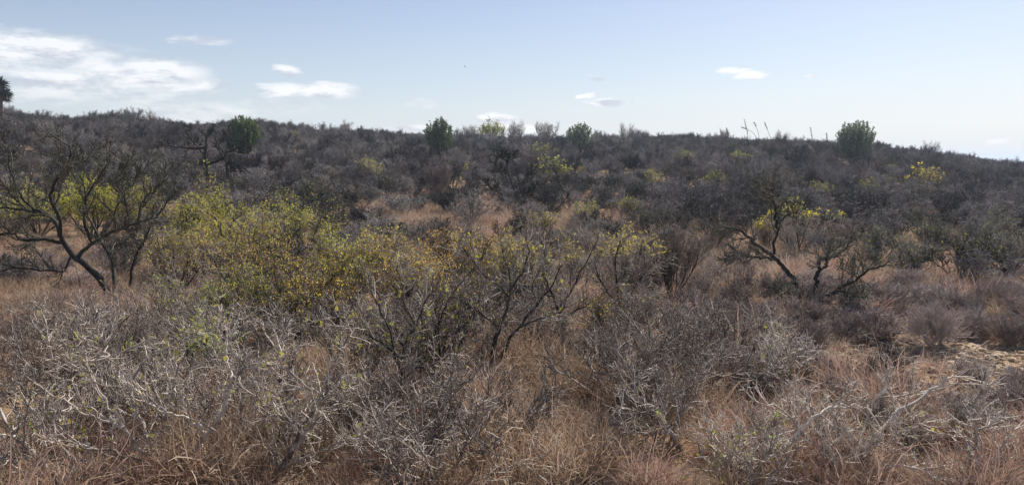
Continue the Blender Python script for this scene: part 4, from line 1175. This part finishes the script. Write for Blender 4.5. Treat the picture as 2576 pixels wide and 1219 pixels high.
u = math_('ARCTAN2', sp.outputs['X'], sp.outputs['Y']); v = math_('ARCSINE', sp.outputs['Z'])
cv = N.new('ShaderNodeCombineXYZ'); L.new(u, cv.inputs[0]); L.new(math_('MULTIPLY', v, 3.2), cv.inputs[1])
def cnoise(sc, det, ro, off):
    n = N.new('ShaderNodeTexNoise'); n.inputs['Scale'].default_value = sc; n.inputs['Detail'].default_value = det; n.inputs['Roughness'].default_value = ro
    ad = N.new('ShaderNodeVectorMath'); ad.operation = 'ADD'; L.new(cv.outputs[0], ad.inputs[0]); ad.inputs[1].default_value = off; L.new(ad.outputs[0], n.inputs['Vector'])
    return n.outputs['Fac']
nA, nA2, nB, nC = cnoise(18, 9, .60, (3, 1, 0)), cnoise(18, 9, .60, (3, 1.028, 0)), cnoise(9, 4, .5, (7, 5, 2)), cnoise(60, 6, .6, (1, 9, 4))
u2 = math_('MULTIPLY_ADD', math_('SUBTRACT', nA, .5), .05, u); v2 = math_('MULTIPLY_ADD', math_('SUBTRACT', nC, .5), .010, math_('MULTIPLY_ADD', math_('SUBTRACT', nB, .5), .018, v))
cl = None; und = None
for (cx, cy, rx, ry, st) in [(50, 118, 200, 40, .95), (190, 140, 110, 28, .85), (120, 185, 320, 80, .6), (370, 185, 150, 42, .95), (450, 212, 120, 22, .8), (210, 205, 200, 32, .8), (330, 238, 150, 24, .5), (80, 235, 160, 24, .35), (500, 103, 78, 14, .8), (725, 178, 46, 15, .8),
                             (715, 228, 66, 22, .9), (825, 230, 74, 22, .95), (690, 272, 150, 24, .4), (470, 282, 230, 30, .5), (1070, 262, 46, 14, .4), (1255, 300, 52, 18, .95), (1275, 324, 120, 24, .85), (1030, 320, 70, 12, .7),
                             (1475, 237, 32, 8, .8), (1493, 199, 20, 8, .8), (1525, 260, 42, 15, 1.05), (1845, 174, 42, 14, .95), (1890, 190, 42, 13, .95), (2045, 197, 10, 6, .5), (2505, 355, 28, 10, .6)]:
    d = ray(cx, cy); d = d / np.linalg.norm(d); u0, v0 = math.atan2(d[0], d[1]), math.asin(d[2])
    a = math_('MULTIPLY', math_('SUBTRACT', u2, u0), F / rx); e = math_('MULTIPLY', math_('SUBTRACT', v2, v0), F / ry)
    q = math_('MULTIPLY_ADD', e, e, math_('MULTIPLY', a, a))
    k = math_('MULTIPLY', math_('SUBTRACT', 1.25, q, clamp=True), st)
    hk = math_('MULTIPLY', k, math_('MULTIPLY_ADD', e, .5, .5, clamp=True))
    cl = k if cl is None else math_('MAXIMUM', cl, k); und = hk if und is None else math_('MAXIMUM', und, hk)
dens = math_('MULTIPLY', cl, math_('MULTIPLY_ADD', nA, 2.0, .0))
dens = math_('MULTIPLY', math_('MULTIPLY', math_('SUBTRACT', dens, .16), 1.25, clamp=True), .74)
lit = math_('MULTIPLY_ADD', math_('SUBTRACT', nA, nA2), 4.5, math_('MULTIPLY_ADD', und, .45, .60), clamp=True)
cr = ramp(N, [(0, (.47, .49, .56)), (1, (.84, .83, .84))]); L.new(lit, cr.inputs['Fac'])
hz = N.new('ShaderNodeMix'); hz.data_type = 'RGBA'
scl = N.new('ShaderNodeVectorMath'); scl.operation = 'SCALE'; L.new(sky.outputs[0], scl.inputs[0]); scl.inputs['Scale'].default_value = SKY_STR
tint = N.new('ShaderNodeVectorMath'); tint.operation = 'MULTIPLY'; L.new(scl.outputs[0], tint.inputs[0]); tint.inputs[1].default_value = (1.04, .97, 1.0)
ve = N.new('ShaderNodeMix'); ve.data_type = 'RGBA'      # thin bright haze low in the sky
L.new(math_('MULTIPLY_ADD', math_('POWER', 2.718, math_('MULTIPLY', math_('MAXIMUM', v, 0.0), -8.0)), .85, .0), ve.inputs['Factor'])
L.new(tint.outputs[0], ve.inputs['A']); ve.inputs['B'].default_value = (.575, .645, .725, 1)
L.new(dens, hz.inputs['Factor']); L.new(ve.outputs['Result'], hz.inputs['A']); L.new(cr.outputs['Color'], hz.inputs['B'])
L.new(hz.outputs['Result'], bg.inputs['Color']); bg.inputs['Strength'].default_value = 1.0
L.new(bg.outputs[0], out.inputs['Surface'])

# ------------------------------------------------------------------ render settings
S.view_settings.view_transform = 'Standard'; S.view_settings.look = 'None'; S.view_settings.exposure = 0.40; S.view_settings.gamma = 1
S.render.engine = 'CYCLES'
S.cycles.max_bounces = 5; S.cycles.diffuse_bounces = 3; S.cycles.glossy_bounces = 2; S.cycles.transmission_bounces = 3; S.cycles.volume_bounces = 0
S.cycles.use_denoising = True; S.cycles.denoiser = 'OPENIMAGEDENOISE'; S.cycles.denoising_input_passes = 'RGB_ALBEDO_NORMAL'; S.cycles.denoising_prefilter = 'ACCURATE'
S.cycles.sample_clamp_indirect = 6
